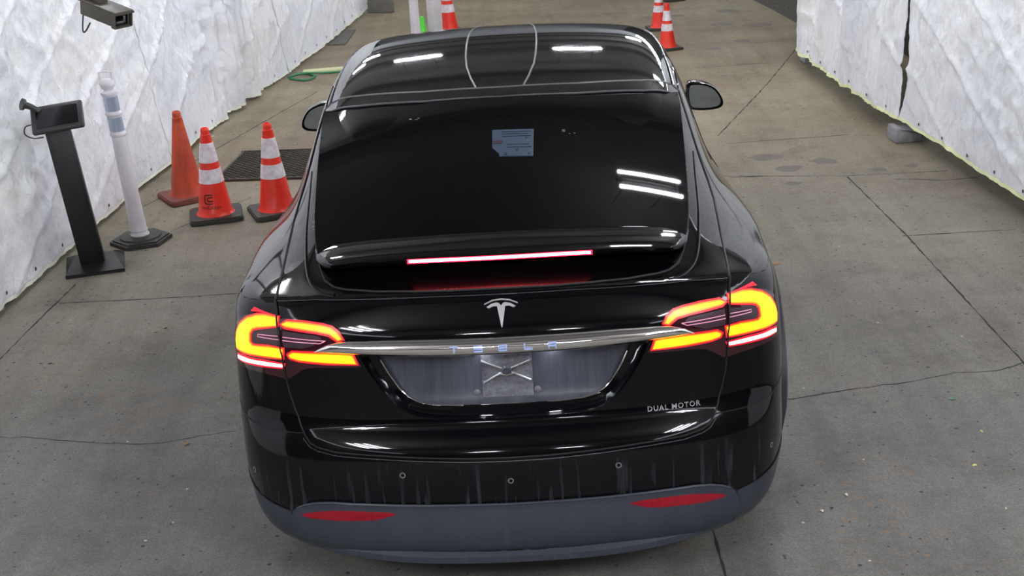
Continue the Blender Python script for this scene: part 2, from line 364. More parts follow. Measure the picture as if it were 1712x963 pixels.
# ---------------- panels laid on the body surface ----------------
def d2(p, mode):
    if mode == 'cyl': return Vector((math.atan2(p[0], 1.2-p[1]), p[2]))
    if mode in ('top','glass'): return Vector((p[0], p[1]))
    return Vector((p[1], p[2]))
def lift(q, mode, off=0, side=1):
    if mode == 'glass':      # the rear window is one evenly curved sheet
        def Z(x, y):
            z0 = BVH.ray_cast(Vector((0,y,3)), Vector((0,0,-1)))[0].z; t = 0
            return z0-.132*x*x
        x, y = q[0], q[1]; e = .02; p = Vector((x,y,Z(x,y)))
        n = Vector((-(Z(x+e,y)-Z(x-e,y))/(2*e), -(Z(x,y+e)-Z(x,y-e))/(2*e), 1)).normalized()
        return p+n*off, n
    if mode == 'cyl': o = Vector((0,1.2,q[1])); d = Vector((math.sin(q[0]), -math.cos(q[0]), 0))
    elif mode == 'top': o = Vector((q[0],q[1],3)); d = Vector((0,0,-1))
    else: o = Vector((side*3,q[0],q[1])); d = Vector((-side,0,0))
    h = BVH.ray_cast(o, d)
    if h[0] is None:
        g = o+d*(1.0 if mode == 'cyl' else 2.0); h = BVH.find_nearest(g)
    n = surf_normal(h[0], h[2])
    return h[0]+n*off, n
def onbody(x, z, off=0): 
    """point of the tail surface at (x, z)"""
    h = BVH.ray_cast(Vector((x,-2,z)), Vector((0,1,0)))
    n = surf_normal(h[0], h[2]); return h[0]+n*off, n
def inside(p, poly):
    c = False; n = len(poly)
    for i in range(n):
        a = poly[i]; b = poly[i-1]
        if (a[1] > p[1]) != (b[1] > p[1]) and p[0] < (b[0]-a[0])*(p[1]-a[1])/(b[1]-a[1])+a[0]: c = not c
    return c
def resample(poly, step, closed=True):
    out = []; n = len(poly)
    for i in range(n if closed else n-1):
        a = Vector(poly[i]); b = Vector(poly[(i+1)%n]); k = max(1, int((b-a).length/step))
        out += [a.lerp(b, j/k) for j in range(k)]
    if not closed: out.append(Vector(poly[-1]))
    return out
def smooth_line(pts, n=6):
    """Catmull-Rom through the points"""
    P = [Vector(p) for p in pts]; out = []
    for i in range(len(P)-1):
        p0 = P[max(i-1,0)]; p1 = P[i]; p2 = P[i+1]; p3 = P[min(i+2,len(P)-1)]
        for j in range(n):
            t = j/n; out.append(.5*((2*p1)+(p2-p0)*t+(2*p0-5*p1+4*p2-p3)*t*t+(3*p1-p0-3*p2+p3)*t**3))
    out.append(P[-1]); return out
def mir(pts): return [(-p[0],)+tuple(p[1:]) for p in pts]
def panel_geo(outline, mode, holes=(), step=.022, off=0, skirt=.006, side=1):
    ol = resample([d2(p, mode) for p in outline], step)
    hl = [resample([d2(p, mode) for p in h], step) for h in holes]
    vs = list(ol); es = [(i,(i+1)%len(ol)) for i in range(len(ol))]
    for h in hl:
        b = len(vs); vs += h; es += [(b+i,b+(i+1)%len(h)) for i in range(len(h))]
    x0 = min(p[0] for p in ol); x1 = max(p[0] for p in ol); y0 = min(p[1] for p in ol); y1 = max(p[1] for p in ol)
    nx = int((x1-x0)/step)+1; ny = int((y1-y0)/step)+1
    bord = list(vs)
    cell = {}
    for p in bord: cell.setdefault((int(p[0]/step), int(p[1]/step)), []).append(p)
    for i in range(nx+1):
        for j in range(ny+1):
            p = Vector((x0+(i+.5*(j%2))*step, y0+j*step))
            if not inside(p, ol) or any(inside(p, h) for h in hl): continue
            ci, cj = int(p[0]/step), int(p[1]/step)
            if any((q-p).length < step*.5 for a in (-1,0,1) for b in (-1,0,1) for q in cell.get((ci+a,cj+b), ())): continue
            vs.append(p)
    r = geometry.delaunay_2d_cdt(vs, es, [], 0, 1e-6)
    V2, T = r[0], r[2]
    tris = []
    for t in T:
        c = (V2[t[0]]+V2[t[1]]+V2[t[2]])/3
        if inside(c, ol) and not any(inside(c, h) for h in hl): tris.append(t)
    V3 = []; N3 = []
    for q in V2:
        p, n = lift(q, mode, off, side); V3.append(p); N3.append(n)
    F = []
    for t in tris:
        a, b, c = (V3[i] for i in t)
        F.append(tuple(t) if (b-a).cross(c-a).dot(N3[t[0]]) > 0 else (t[0],t[2],t[1]))
    if skirt:
        ec = {}
        for f in F:
            for i in range(3):
                a, b = f[i], f[(i+1)%3]; ec[(a,b)] = 1
        for (a, b) in list(ec):
            if (b, a) in ec: continue
            n = len(V3)
            nn = (V3[b]-V3[a]).cross(N3[a]); nn = nn.normalized() if nn.length > 1e-9 else N3[a]
            V3 += [V3[a], V3[b], V3[b]-N3[b]*skirt, V3[a]-N3[a]*skirt]; N3 += [nn]*4
            F.append((n, n+3, n+2, n+1))
    return V3, N3, F
def panel_obj(name, geos, m, parent):
    V = []; N = []; F = []
    for v, n, f in geos:
        b = len(V); V += v; N += n; F += [tuple(i+b for i in q) for q in f]
    me = bpy.data.meshes.new(name); me.from_pydata([tuple(v) for v in V], [], F); me.update()
    me.polygons.foreach_set('use_smooth', [True]*len(F))
    me.normals_split_custom_set_from_vertices([tuple(n) for n in N])
    return link(name, me, m, parent)
def panel(name, outline, mode, m, parent, **k):
    return panel_obj(name, [panel_geo(outline, mode, **k)], m, parent)
def both(name, outline, mode, m, parent, **k):
    """the same panel on the right and on the left side"""
    return [panel(name, o, mode, m, parent, side=s, **k) for o, s in ((outline,1),(mir(outline),-1))]
def seam(pts3, mode, r=.003, off=0, side=1, step=.02, m='seam', parent=None, name='panel_gap', mb=None):
    P = [lift(q, mode, off, side)[0] for q in resample([d2(p, mode) for p in pts3], step, False)]
    mb2 = mb or MB(); mb2.tube(P, r, 6)
    return mb2 if mb is not None else mb2.build(name, M[m], parent)

car = empty('car', (CAR_X, CAR_Y, 0), CAR_YAW)
tag(car, 'glossy black SUV seen from behind with lit tail lamps and brake light', 'car')

# ---- outlines in car coordinates (right side; x, y, z) ----
CREASE = [(.803,.29,1.128),(.74,.255,1.137),(.66,.231,1.145),(.52,.209,1.151),(.25,.174,1.157),(0,.167,1.157)]
GAPLOW = [(.803,.29,1.128),(.795,.25,1.10),(.785,.205,1.04),(.778,.185,.96),(.775,.182,.873),(.768,.178,.82),(.754,.167,.76),(.738,.15,.705),(.722,.127,.677)]
GATEB = [(.722,.127,.677),(.70,.105,.653),(.675,.09,.642),(.61,.066,.630),(.45,.04,.622),(.313,.021,.614),(.15,.012,.607),(0,.007,.605)]
SEAM = [(.803,.29,1.128),(.808,.40,1.14),(.812,.5,1.15),(.825,.75,1.17),(.832,.95,1.2),(.825,1.08,1.24),(.805,1.2,1.3),(.785,1.35,1.4),(.77,1.5,1.5),(.765,1.6,1.5)]
GLASS = [(0,.19,1.16),(.176,.192,1.16),(.30,.204,1.16),(.442,.230,1.16),(.55,.268,1.16),(.593,.295,1.16),(.63,.346,1.16),(.652,.416,1.17),(.672,.49,1.18),(.692,.60,1.2),(.703,.70,1.2),(.722,.97,1.3),(.738,1.25,1.4),(.748,1.40,1.5),(.748,1.50,1.5)]
GLASST = [(.748,1.50,1.5),(.60,1.432,1.5),(.32,1.385,1.56),(0,1.372,1.57)]
ROOFL = [(.765,1.60,1.5),(.60,1.54,1.5),(.32,1.487,1.56),(0,1.472,1.57)]
RECO = [(0,0,.723),(.15,0,.725),(.24,0,.728),(.31,0,.739),(.345,0,.753),(.38,0,.776),(.43,0,.835),(.474,0,.907),(.510,0,.990)]
RECI = [(0,0,.760),(.19,0,.761),(.27,0,.766),(.315,0,.778),(.345,0,.797),(.37,0,.822),(.41,0,.89),(.437,0,.95),(.447,0,.990)]
def xz(pts, off=0): return [tuple(onbody(x, z, off)[0]) for x, y, z in pts]
RECO = [tuple(onbody(p[0], p[2])[0]) for p in RECO]
half = lambda r, l=None: None
def sym(pts):       # right half given from centre outwards or outwards to centre -> closed loop
    return pts+[tuple(p) for p in mir(pts)[::-1] if abs(p[0]) > 1e-6]

# ---- inner shell: the whole body, hidden under the rear panels, seen as roof, doors, bonnet ----
def build_shell():
    me = bpy.data.meshes.new('body_shell')
    V = []
    for v, n in zip(BV, BN):
        p = v.copy()
        if v.y < 2.05: p = v-n*.004
        if v.y < .3 and abs(v.x) < .56 and .69 < v.z < 1.03: p.y += .09
        V.append(p)
    F = []
    for f in BP:
        c = sum((BV[i] for i in f), Vector())/len(f)
        if abs(c.x) > .6 and c.z < .9 and any((c.y-y)**2+(c.z-.37)**2 < .425**2 for y in (1.14,4.1)): continue
        F.append(f)
    me.from_pydata([tuple(p) for p in V], [], F); me.update()
    me.polygons.foreach_set('use_smooth', [True]*len(F))
    return link('body_shell', me, M['paint'], car)
build_shell()
mb = MB(); mb.box((0,2.55,.26), (1.62,4.6,.08)); mb.box((0,.42,.30), (1.5,.5,.1)); mb.build('underbody', M['rubber'], car)
# wheel wells
for s in (1,-1):
    for y in (1.14, 4.1):
        n = 20; vs = []
        for x in (.62, 1.0):
            vs += [(s*x, y+.43*math.cos(math.pi*k/n), .37+.43*math.sin(math.pi*k/n)) for k in range(n+1)]
        fs = [(k,k+1,n+2+k,n+1+k) for k in range(n)]+[tuple(range(n+1))]
        MB().add(vs, fs).build('wheel_well', M['rubber'], car)

# ---- liftgate ----
gate_low = CREASE[::-1]                                 # centre -> gap
lower = gate_low+GAPLOW[1:]+GATEB[1:]                   # right half loop: crease out, gap down, bottom back
lower = lower[:-1]+[GATEB[-1]]+mir((gate_low+GAPLOW[1:]+GATEB[1:])[1:-1])[::-1]
hole = RECO[::-1]+mir(RECO[1:])                         # closed across the top under the chrome bar
up = CREASE[::-1]+SEAM[1:]+ROOFL[1:]                    # right half
up = up+mir(up[1:-1])[::-1]
gl = GLASS+GLASST[1:]
glassloop = gl+mir(gl[1:-1])[::-1]
lg = panel_obj('liftgate', [panel_geo(lower, 'cyl', holes=[hole]), panel_geo(up, 'top', holes=[glassloop], step=.02)], M['paint'], car)
rw = panel('rear_window', glassloop, 'glass', M['rearglass'], car, off=.003, skirt=.025, step=.03)
# recess with its sloped frame
def recess():
    o3 = resample(mir(RECO[1:])[::-1]+[tuple(p) for p in RECO], .02, False)
    i3 = resample([(-p[0],0,p[2]) for p in RECI[1:]][::-1]+RECI, .02, False)
    n = 90
    def at(L, t):
        tot = [0]
        for a, b in zip(L, L[1:]): tot.append(tot[-1]+(b-a).length)
        d = t*tot[-1]
        for k in range(len(L)-1):
            if d <= tot[k+1]+1e-9: return L[k].lerp(L[k+1], (d-tot[k])/max(1e-9, tot[k+1]-tot[k]))
        return L[-1]
    frame = []; 
    for k in range(n+1):
        a = at(o3, k/n); b = at(i3, k/n); sy = onbody(b.x, min(b.z,1.0))[0].y
        frame.append((a, a+Vector((0,.006,0)), Vector((a.x*.6+b.x*.4, a.y+.030, a.z*.6+b.z*.4)), Vector((b.x*.95+a.x*.05, sy+.036, b.z*.95+a.z*.05)), Vector((b.x, sy+.040, b.z))))
    vs = [p for r in frame for p in r]; m_ = 5
    fs = [(k*m_+j, k*m_+j+1, (k+1)*m_+j+1, (k+1)*m_+j) for k in range(n) for j in range(m_-1)]
    fr = MB().add(vs, fs, True).build('recess_frame', M['paint'], lg)
    for a0, a1 in ((4,34),(56,86)): MB().tube([frame[k][4]+Vector((0,-.003,0)) for k in range(a0,a1)], .0028, 6).build('recess_glint', M['chrome'], fr)  # chrome strips stand in for the highlight along the recess lip
    MB().tube([frame[k][4]+Vector((0,-.003,.001)) for k in range(40,54)], .0022, 6).build('recess_glint', M['chrome'], fr)
    # back plate
    mb = MB(); rows = 12; vs = []; inn = [r[4] for r in frame]
    pl = [(p.x, p.z) for p in inn]
    V2 = [Vector(p) for p in pl]
    r = geometry.delaunay_2d_cdt(V2, [(i,(i+1)%len(V2)) for i in range(len(V2))], [], 1, 1e-6)
    def Y(x, z): return onbody(x, min(max(z,.74),1.0))[0].y+.038+.02*math.sin(max(0,min(1,(z-.76)/.22))*math.pi)*1.0
    mb.add([(q[0], Y(q[0], q[1]), q[1]) for q in r[0]], [tuple(f) for f in r[2]])
    bm = bmesh.new(); me0 = bpy.data.meshes.new('t'); me0.from_pydata(mb.v, [], mb.f); bm.from_mesh(me0)
    # regular grid back plate, clipped by the frame outline (lies just behind the frame)
    g = MB(); nx, nz = 46, 12
    vs = [(-.46+.92*i/nx, Y(-.46+.92*i/nx, .74+.27*j/nz)+.002, .74+.27*j/nz) for j in range(nz+1) for i in range(nx+1)]
    fs = [(j*(nx+1)+i, j*(nx+1)+i+1, (j+1)*(nx+1)+i+1, (j+1)*(nx+1)+i) for j in range(nz) for i in range(nx)]
    bm.free()
    g.add(vs, fs, True).build('plate_panel', M['recess'], lg)
    return Y
RY = recess()
# grimy plate mount with its X rib, hub and four screws
mb = MB()
def plate_pt(x, z, o): return (x, RY(x, z)-o, z)
pts = [(-.083,.985),(-.083,.79),(.095,.79),(.095,.985)]
vs = []; nx, nz = 12, 12
for o in (.004,):
    vs = [plate_pt(-.083+.178*i/nx, .785+.2*j/nz, o+.0015*noise.noise(Vector((i*.9,j*.9,0)))) for j in range(nz+1) for i in range(nx+1)]
mb.add(vs, [(j*(nx+1)+i, j*(nx+1)+i+1, (j+1)*(nx+1)+i+1, (j+1)*(nx+1)+i) for j in range(nz) for i in range(nx)])
plm = mb.build('plate_mount', M['dirt'], lg)
mb = MB()
for x, z in ((-.083,.922),(.088,.918),(-.077,.838),(.088,.84)):
    mb.tube([plate_pt(.004+.16*(x-.004), .881+.16*(z-.881), .008), plate_pt(x, z, .010)], .0045, 8)
mb.tube([plate_pt(-.055,.852,.010), plate_pt(-.02,.868,.012), plate_pt(.004,.862,.012), plate_pt(.03,.868,.012), plate_pt(.06,.854,.010)], .003, 6)
mb.build('cross_rib', M['metal'], plm)
c = plate_pt(.004,.881,.006)
rot = Matrix.Rotation(math.pi/2, 3, 'X')
MB().lathe([(0,0),(.017,0),(.019,.006),(.011,.010),(.009,.006),(0,.006)], 20, fn=lambda p: tuple(Vector(c)+rot@Vector(p))).build('hub', M['recess'], plm)
for x, z in ((-.103,.957),(-.103,.802),(.112,.959),(.110,.804)):
    c = plate_pt(x, z, 0)
    sc = MB().lathe([(0,0),(.011,0),(.012,.003),(.007,.005),(.0055,.003),(.0035,.006),(0,.006)], 16, fn=lambda p: tuple(Vector(c)+rot@Vector(p))).build('plate_screw', M['sensor'], lg)
for x in (-.085,.165):
    MB().rbox((x, RY(x,.97)-.012, .968), (.04,.018,.006), .002).build('plate_lamp', M['plate_e'], lg)

# chrome bar
def chrome():
    def itp(x, T):
        for (a, u), (b, v) in zip(T, T[1:]):
            if x <= b: return u+(v-u)*(x-a)/(b-a)
        return T[-1][1]
    ZT = [(0,1.027),(.40,1.029),(.53,1.026),(.58,1.021),(.61,1.012),(.64,.998),(.662,.984)]
    ZB = [(0,.968),(.25,.970),(.4,.976),(.53,.983),(.60,.984),(.662,.982)]
    DP = [(0,.030),(.5,.028),(.6,.018),(.662,.006)]
    n = 100; vs = []
    for k in range(n+1):
        x = -.662+1.324*k/n; a = abs(x); zt, zb, d = itp(a,ZT), itp(a,ZB), itp(a,DP); h = zt-zb
        for z, o in ((zt,-.004),(zt-.02*h,.45*d),(zt-.18*h,.80*d),(zt-.40*h,.98*d),(zt-.5*h,d),(zt-.75*h,.93*d),(zt-.95*h,.72*d),(zb,.5*d),(zb+.001,-.02)):
            p = onbody(x, min(z, 1.03))[0]; vs.append((p.x, p.y-o, z))
    m = 9
    fs = [(k*m+j, k*m+j+1, (k+1)*m+j+1, (k+1)*m+j) for k in range(n) for j in range(m-1)]
    fs += [tuple(range(m)), tuple(range(n*m, (n+1)*m))[::-1]]
    return MB().add(vs, fs, True).build('chrome_bar', M['chrome'], car, sharp=1.2)
cb = chrome()
cb['label'] = 'chrome trim bar'
# raised letters T E S L A on the bar
def bars(name, cx, segs, parent):
    mb = MB()
    for x0, z0, x1, z1 in segs:
        for_y = onbody(cx, .985)[0].y-.0335
        mb.rbox((cx+(x0+x1)/2, for_y, 1.0+(z0+z1)/2), (abs(x1-x0), .007, abs(z1-z0)), .0008, seg=1)
    return mb.build(name, M['letter'], parent)
W, H, t = .0150, .0120, .0048
bars('letter', -.168, [(-W,H-t,W,H),(-t*.5,-H,t*.5,H-t-.002)], cb)
bars('letter', -.085, [(-W,H-t,W,H),(-W,-t/2,W,t/2),(-W,-H,W,-H+t)], cb)
bars('letter', -.001, [(-W,H-t,W,H),(-W,-t/2,W,t/2),(-W,-H,W,-H+t),(-W,0,-W+t,H-t/2),(W-t,-H+t/2,W,0)], cb)
bars('letter', .087, [(-W,-H,W,-H+t),(-W,-H,-W+t,H)], cb)
bars('letter', .169, [(-W,H-t,W,H),(-W,-H,-W+t,H-t-.003),(W-t,-H,W,H-t-.003),(-W,-t/2-.001,W,t/2-.001)], cb)
# T shaped emblem
def decal(name, poly, m, parent, off=.006, **k):
    return panel(name, [tuple(onbody(x, z)[0]) for x, z in poly], 'cyl', m, parent, off=off, skirt=off+.001, step=.006, **k)
em = decal('emblem', [(-.050,1.118),(-.034,1.1265),(-.016,1.1305),(-.008,1.129),(0,1.121),(.008,1.129),(.016,1.1305),(.034,1.1265),(.050,1.118),(.043,1.1135),(.028,1.1195),(.014,1.1190),(.001,1.055),(-.001,1.055),(-.014,1.1190),(-.028,1.1195),(-.043,1.1135)], M['badge'], lg)
decal('emblem_arc', [(-.058,1.1245),(-.03,1.1345),(0,1.1375),(.03,1.1345),(.058,1.1245),(.057,1.1285),(.03,1.1385),(0,1.1415),(-.03,1.1385),(-.057,1.1285)], M['badge'], em)
# DUAL MOTOR
def text_mesh(s, name, fn, m, parent, extrude=.0, res=2):
    cu = bpy.data.curves.new(name, 'FONT'); cu.body = s; cu.align_x = 'CENTER'; cu.align_y = 'CENTER'; cu.size = 1; cu.extrude = extrude; cu.resolution_u = res
    cu.offset = .004; cu.space_character = 1.15
    ob = bpy.data.objects.new(name, cu); COL.objects.link(ob)
    dg = bpy.context.evaluated_depsgraph_get(); dg.update()
    me = bpy.data.meshes.new_from_object(ob.evaluated_get(dg)); bpy.data.objects.remove(ob)
    xs = [v.co.x for v in me.vertices]; ys = [v.co.y for v in me.vertices]
    x0, x1, y0, y1 = min(xs), max(xs), min(ys), max(ys)
    for v in me.vertices: v.co = fn(((v.co.x-x0)/(x1-x0), (v.co.y-y0)/(y1-y0), v.co.z))
    me.materials.clear(); return link(name, me, m, parent)
text_mesh('DUAL MOTOR', 'lettering', lambda q: onbody(.490+.187*q[0], .712+.019*q[1], .0025+.0015*(1 if q[2] > 0 else -1))[0], M['badge'], lg, extrude=.02)

# ---- quarter panels ----
SH = [(.803,.29,1.128),(.87,.33,1.118),(.92,.375,1.107),(.955,.43,1.098),(.975,.50,1.095),(.99,.60,1.09),(1.003,.75,1.07),(1.015,.95,1.06),(1.02,1.15,1.05),(1.015,1.35,1.05),(1.0,1.6,1.05),(.985,1.8,1.045),(.975,2.0,1.045)]
SH = [tuple(BVH.find_nearest(Vector(p))[0]) for p in SH]
BSEAM = [(.722,.127,.677),(.80,.16,.672),(.86,.19,.672),(.93,.24,.678),(.985,.34,.69),(1.01,.48,.70),(1.02,.60,.70),(1.03,.735,.70)]
BSEAM = [tuple(BVH.find_nearest(Vector(p))[0]) for p in BSEAM]
arch = []
for k in range(0, 13):
    a = math.radians(142-k*11.6); arch.append((1.05, 1.14-.43*math.cos(math.pi-a)*1.0, .37+.43*math.sin(a)))
arch = [(1.05, 1.14+.43*math.cos(math.radians(a)), .37+.43*math.sin(math.radians(a))) for a in range(130, -1, -10)]
qlow = SH+[(1.0,2.0,.40)]+[p for p in arch[::-1]]+BSEAM[::-1]+GAPLOW[::-1][1:-1]
ROOFSIDE = [(.765,1.60,1.5),(.775,1.75,1.5),(.78,2.0,1.5)]
qup = SEAM+ROOFSIDE[1:]+SH[::-1][:-1]
for s in (1,-1):
    f = (lambda L: L) if s > 0 else mir
    q = panel_obj('rear_quarter_panel', [panel_geo(f(qlow), 'cyl', side=s), panel_geo(f(qup), 'top', side=s, step=.018)], M['paint'], car)
    fl = panel('fuel_line', [], 'cyl', M['seam'], car) if 0 else None
# roof rails and header
head_l = GLASST[::-1]+[(.757,1.55,1.5)]+ROOFL
headp = [(0,1.380,1.5),(.32,1.393,1.5),(.60,1.440,1.5),(.748,1.505,1.5),(.760,1.592,1.5),(.60,1.532,1.5),(.32,1.479,1.5),(0,1.464,1.5)]
panel('roof_header', headp+mir(headp[1:-1])[::-1], 'top', M['roofglass'], car, off=.002, step=.03)
SP = [(.100,1.480,1.6),(.125,1.60,1.6),(.148,1.76,1.6),(.158,1.93,1.6),(.163,2.15,1.6),(.163,2.4,1.6),(.152,2.65,1.6),(.125,2.95,1.6)]
door = SP+[(.55,3.0,1.6),(.70,2.95,1.6),(.722,2.6,1.5),(.733,2.3,1.5),(.735,1.9,1.5),(.732,1.65,1.5),(.73,1.585,1.5),(.60,1.55,1.5),(.32,1.497,1.5)]
for p in both('roof_door_window', door, 'top', M['roofglass'], car, off=.002, step=.03): p['label'] = 'black glass roof pane'
spine = [(0,1.474,1.6),(.094,1.482,1.6)]+[(x-.007,y,z) for x, y, z in SP[1:]]+[(0,2.98,1.6)]
panel('roof_spine', spine+mir(spine[1:-1])[::-1], 'top', M['roofglass'], car, off=.002, step=.03)
for s in (1,-1):
    f = (lambda L: L) if s > 0 else mir
    seam(f(SP), 'top', .0042, .002, s, m='seal', parent=car, name='roof_seal')
    seam(f([(.742,1.60,1.5),(.745,1.9,1.5),(.744,2.3,1.5),(.733,2.6,1.5),(.71,2.95,1.6)]), 'top', .005, .001, s, m='edge', parent=car, name='roof_side_trim')
for L, nm in ((GLASST,'window_top_seal'),(ROOFL,'roof_rear_seal')):
    seam(L+mir(L[:-1])[::-1], 'top', .0045, .001, m='seal', parent=car, name=nm)
g2 = [(x*.998,y,z) for x, y, z in GLASS]
seam(mir(g2)[::-1]+g2[1:], 'top', .005, .002, m='seam', parent=car, name='window_seal')
# raised painted bead around the lower half of the window
bead = [(.775,1.15,1.3),(.762,.97,1.3),(.748,.75,1.25),(.732,.60,1.2),(.715,.48,1.18),(.692,.38,1.17),(.665,.315,1.16),(.63,.265,1.16),(.585,.238,1.16)]
for s in (1,-1): seam(bead if s > 0 else mir(bead), 'top', [.0], 0, s, mb=MB()) if 0 else MB().tube([lift((s*p.x,p.y),'top',-.004)[0] for p in smooth_line(bead,6)], .0085, 10).build('window_flange', M['paint'], car)
# dried dirt along the lower edge of the rear window
def scum():
    mb = MB(); rnd = random.Random(3)
    L = [(x, y+.012, z) for x, y, z in GLASS[:6]]
    full = resample([d2(p,'glass') for p in mir(L)[::-1]+L[1:]], .008, False)
    for p in full:
        a = abs(p[0]); pr = .35 if p[0] < .1 and a < .15 else .9
        if -.12 < p[0] < .28 and rnd.random() < .85: continue
        if rnd.random() > pr: continue
        c, n = lift((p[0]+rnd.uniform(-.002,.002), p[1]+rnd.uniform(-.005,.006)), 'glass', .001)
        mb.lathe([(.0,-.001),(rnd.uniform(.003,.006),0),(.002,.0022),(0,.0025)], 6, c=c)
    mb.build('dirt_edge', M['scum'], rw)['kind'] = 'stuff'
scum()
rnd = random.Random(11)
mb = MB()
for u in [(-.30,.98),(-.13,1.15),(-.08,1.13),(-.06,1.17),(.05,.86),(.09,.855),(.30,1.02),(.25,.9),(-.42,.75),(-.5,1.25),(-.24,.6),(.17,.78),(.36,1.1)]:
    c, n = lift(u, 'glass', .001); mb.lathe([(0,0),(.003,.0),(.002,.001),(0,.001)], 6, c=c)
for k in range(26):
    s = -1 if k % 3 else 1
    t_ = rnd.random(); c, n = lift((s*(.70+.035*t_+rnd.uniform(-.004,.004)), .62+.6*t_), 'glass', .001); mb.lathe([(0,0),(rnd.uniform(.002,.005),.0),(.002,.001),(0,.001)], 6, c=c)
mb.build('dirt_specks', M['scum'], rw)['kind'] = 'stuff'
for cx, cy_ in ((-.345,1.26),(.27,1.06)):
    mb = MB()
    for k in range(7):
        c, n = lift((cx+rnd.uniform(-.028,.028), cy_+rnd.uniform(-.025,.025)), 'glass', .0012); mb.lathe([(0,0),(rnd.uniform(.004,.012),.0),(.004,.0008),(0,.001)], 8, c=c)
    mb.build('smudge', M['stickink'] if 0 else M['sensor'], rw)
# sticker
stk = panel('sticker', [(-.028,1.082,1.5),(.137,1.078,1.5),(.131,.892,1.4),(.0,.896,1.4),(.0,.914,1.4),(-.027,.958,1.4)], 'glass', M['sticker'], rw, off=.007, skirt=.004, step=.02)
for nm, L, m in (('sticker_mark', [(-.024,1.0),(.012,1.003),(.012,.982),(-.022,.980)], 'stickred'),):
    panel(nm, [(x,y,1.5) for x, y in L], 'glass', M[m], stk, off=.0085, skirt=.001, step=.01)
for cx, cy_, r_ in ((.025,.907,.006),(.070,.934,.006),(.114,.908,.005),(.106,1.016,.004)):
    panel('sticker_dot', [(cx+r_*math.cos(a*.785), cy_+r_*1.4*math.sin(a*.785), 1.5) for a in range(8)], 'glass', M['stickink'], stk, off=.0085, skirt=.001, step=.01)
mb = MB()
for k, y_ in enumerate((1.062,1.046,1.03,.972,.952)):
    x0 = .01 if k < 3 else .03
    seam([(x0,y_,1.5),(.125-.01*(k%2),y_-.001,1.5)], 'glass', .0012, .0075, mb=mb)
mb.build('sticker_print', M['stickink'], stk)

# ---- bumper, trim ----
TRIM = [(0,0,.431),(.305,0,.434),(.518,0,.438),(.64,0,.438),(.70,0,.430),(.742,0,.416),(.772,0,.400),(.79,0,.386),(.80,0,.381)]
TRIM = [tuple(onbody(x, z)[0]) for x, y, z in TRIM]
TR2 = [(.80,.12,.381),(.87,.16,.389),(.93,.22,.402),(.985,.32,.418),(1.01,.46,.43),(1.02,.6,.44),(1.03,.73,.45)]
TR2 = [tuple(BVH.find_nearest(Vector(p))[0]) for p in TR2]
ARB = [(1.05, 1.14+.43*math.cos(math.radians(a)), .37+.43*math.sin(math.radians(a))) for a in (131,140,150,160,168)]
bump = GATEB[::-1]+BSEAM[1:]+TR2[::-1]+TRIM[::-1][1:]
bump = bump+mir(bump[1:-1])[::-1]
M['bumper'] = mat('bumper_paint', (.003,.003,.004), .10, spec=.28, coat=.15, noise_amt=.28, noise_scale=16, col2=(.003,.003,.004), stretch=(5,1,.12))
def dusty(m, z0=.40, z1=.62):
    nt = m.node_tree; b = nt.nodes['Principled BSDF']; L = nt.links.new
    tc = nt.nodes.new('ShaderNodeTexCoord'); sep = nt.nodes.new('ShaderNodeSeparateXYZ'); L(tc.outputs['Object'], sep.inputs[0])
    mp = nt.nodes.new('ShaderNodeMapping'); mp.inputs['Scale'].default_value = (1,1,.06); L(tc.outputs['Object'], mp.inputs[0])
    a = nt.nodes.new('ShaderNodeTexNoise'); a.inputs['Scale'].default_value = 48; a.inputs['Detail'].default_value = 3; L(mp.outputs[0], a.inputs['Vector'])
    r = nt.nodes.new('ShaderNodeValToRGB'); r.color_ramp.elements[0].position = .56; r.color_ramp.elements[1].position = .80; L(a.outputs['Fac'], r.inputs[0])
    f = nt.nodes.new('ShaderNodeTexNoise'); f.inputs['Scale'].default_value = 150; f.inputs['Detail'].default_value = 4; L(tc.outputs['Object'], f.inputs['Vector'])
    r2 = nt.nodes.new('ShaderNodeValToRGB'); r2.color_ramp.elements[0].position = .5; r2.color_ramp.elements[1].position = .8; L(f.outputs['Fac'], r2.inputs[0])
    mr = nt.nodes.new('ShaderNodeMapRange'); mr.inputs[1].default_value = z1; mr.inputs[2].default_value = z0; L(sep.outputs[2], mr.inputs[0])
    ad = nt.nodes.new('ShaderNodeMath'); ad.operation = 'MULTIPLY_ADD'; ad.inputs[1].default_value = .16; L(r2.outputs[0], ad.inputs[0]); L(r.outputs[0], ad.inputs[2])
    mu = nt.nodes.new('ShaderNodeMath'); mu.operation = 'MULTIPLY'; L(ad.outputs[0], mu.inputs[0]); L(mr.outputs[0], mu.inputs[1])
    m2 = nt.nodes.new('ShaderNodeMath'); m2.operation = 'MULTIPLY'; m2.inputs[1].default_value = .55; L(mu.outputs[0], m2.inputs[0])
    d = nt.nodes.new('ShaderNodeBsdfDiffuse'); d.inputs[0].default_value = (.13,.14,.17,1)
    mx = nt.nodes.new('ShaderNodeMixShader'); L(m2.outputs[0], mx.inputs[0]); L(b.outputs[0], mx.inputs[1]); L(d.outputs[0], mx.inputs[2])
    L(mx.outputs[0], nt.nodes['Material Output'].inputs[0])
dusty(M['bumper'])
dusty(M['trim'], .1, .5)
panel('rear_bumper', bump, 'cyl', M['bumper'], car, off=.001)
BOT = [(0,.0,.235),(.25,.0,.235),(.43,.0,.238),(.61,.0,.250),(.70,0,.262),(.79,0,.285)]
BOT = [tuple(onbody(x, z)[0]) for x, y, z in BOT]
mid = TRIM[:-1]+[tuple(onbody(.800,.34)[0])]+BOT[::-1]
tc_ = panel('bumper_trim', mid+mir(mid[1:-1])[::-1], 'cyl', M['trim'], car, off=.014, skirt=.02)
tc_['label'] = 'grey plastic lower bumper trim'
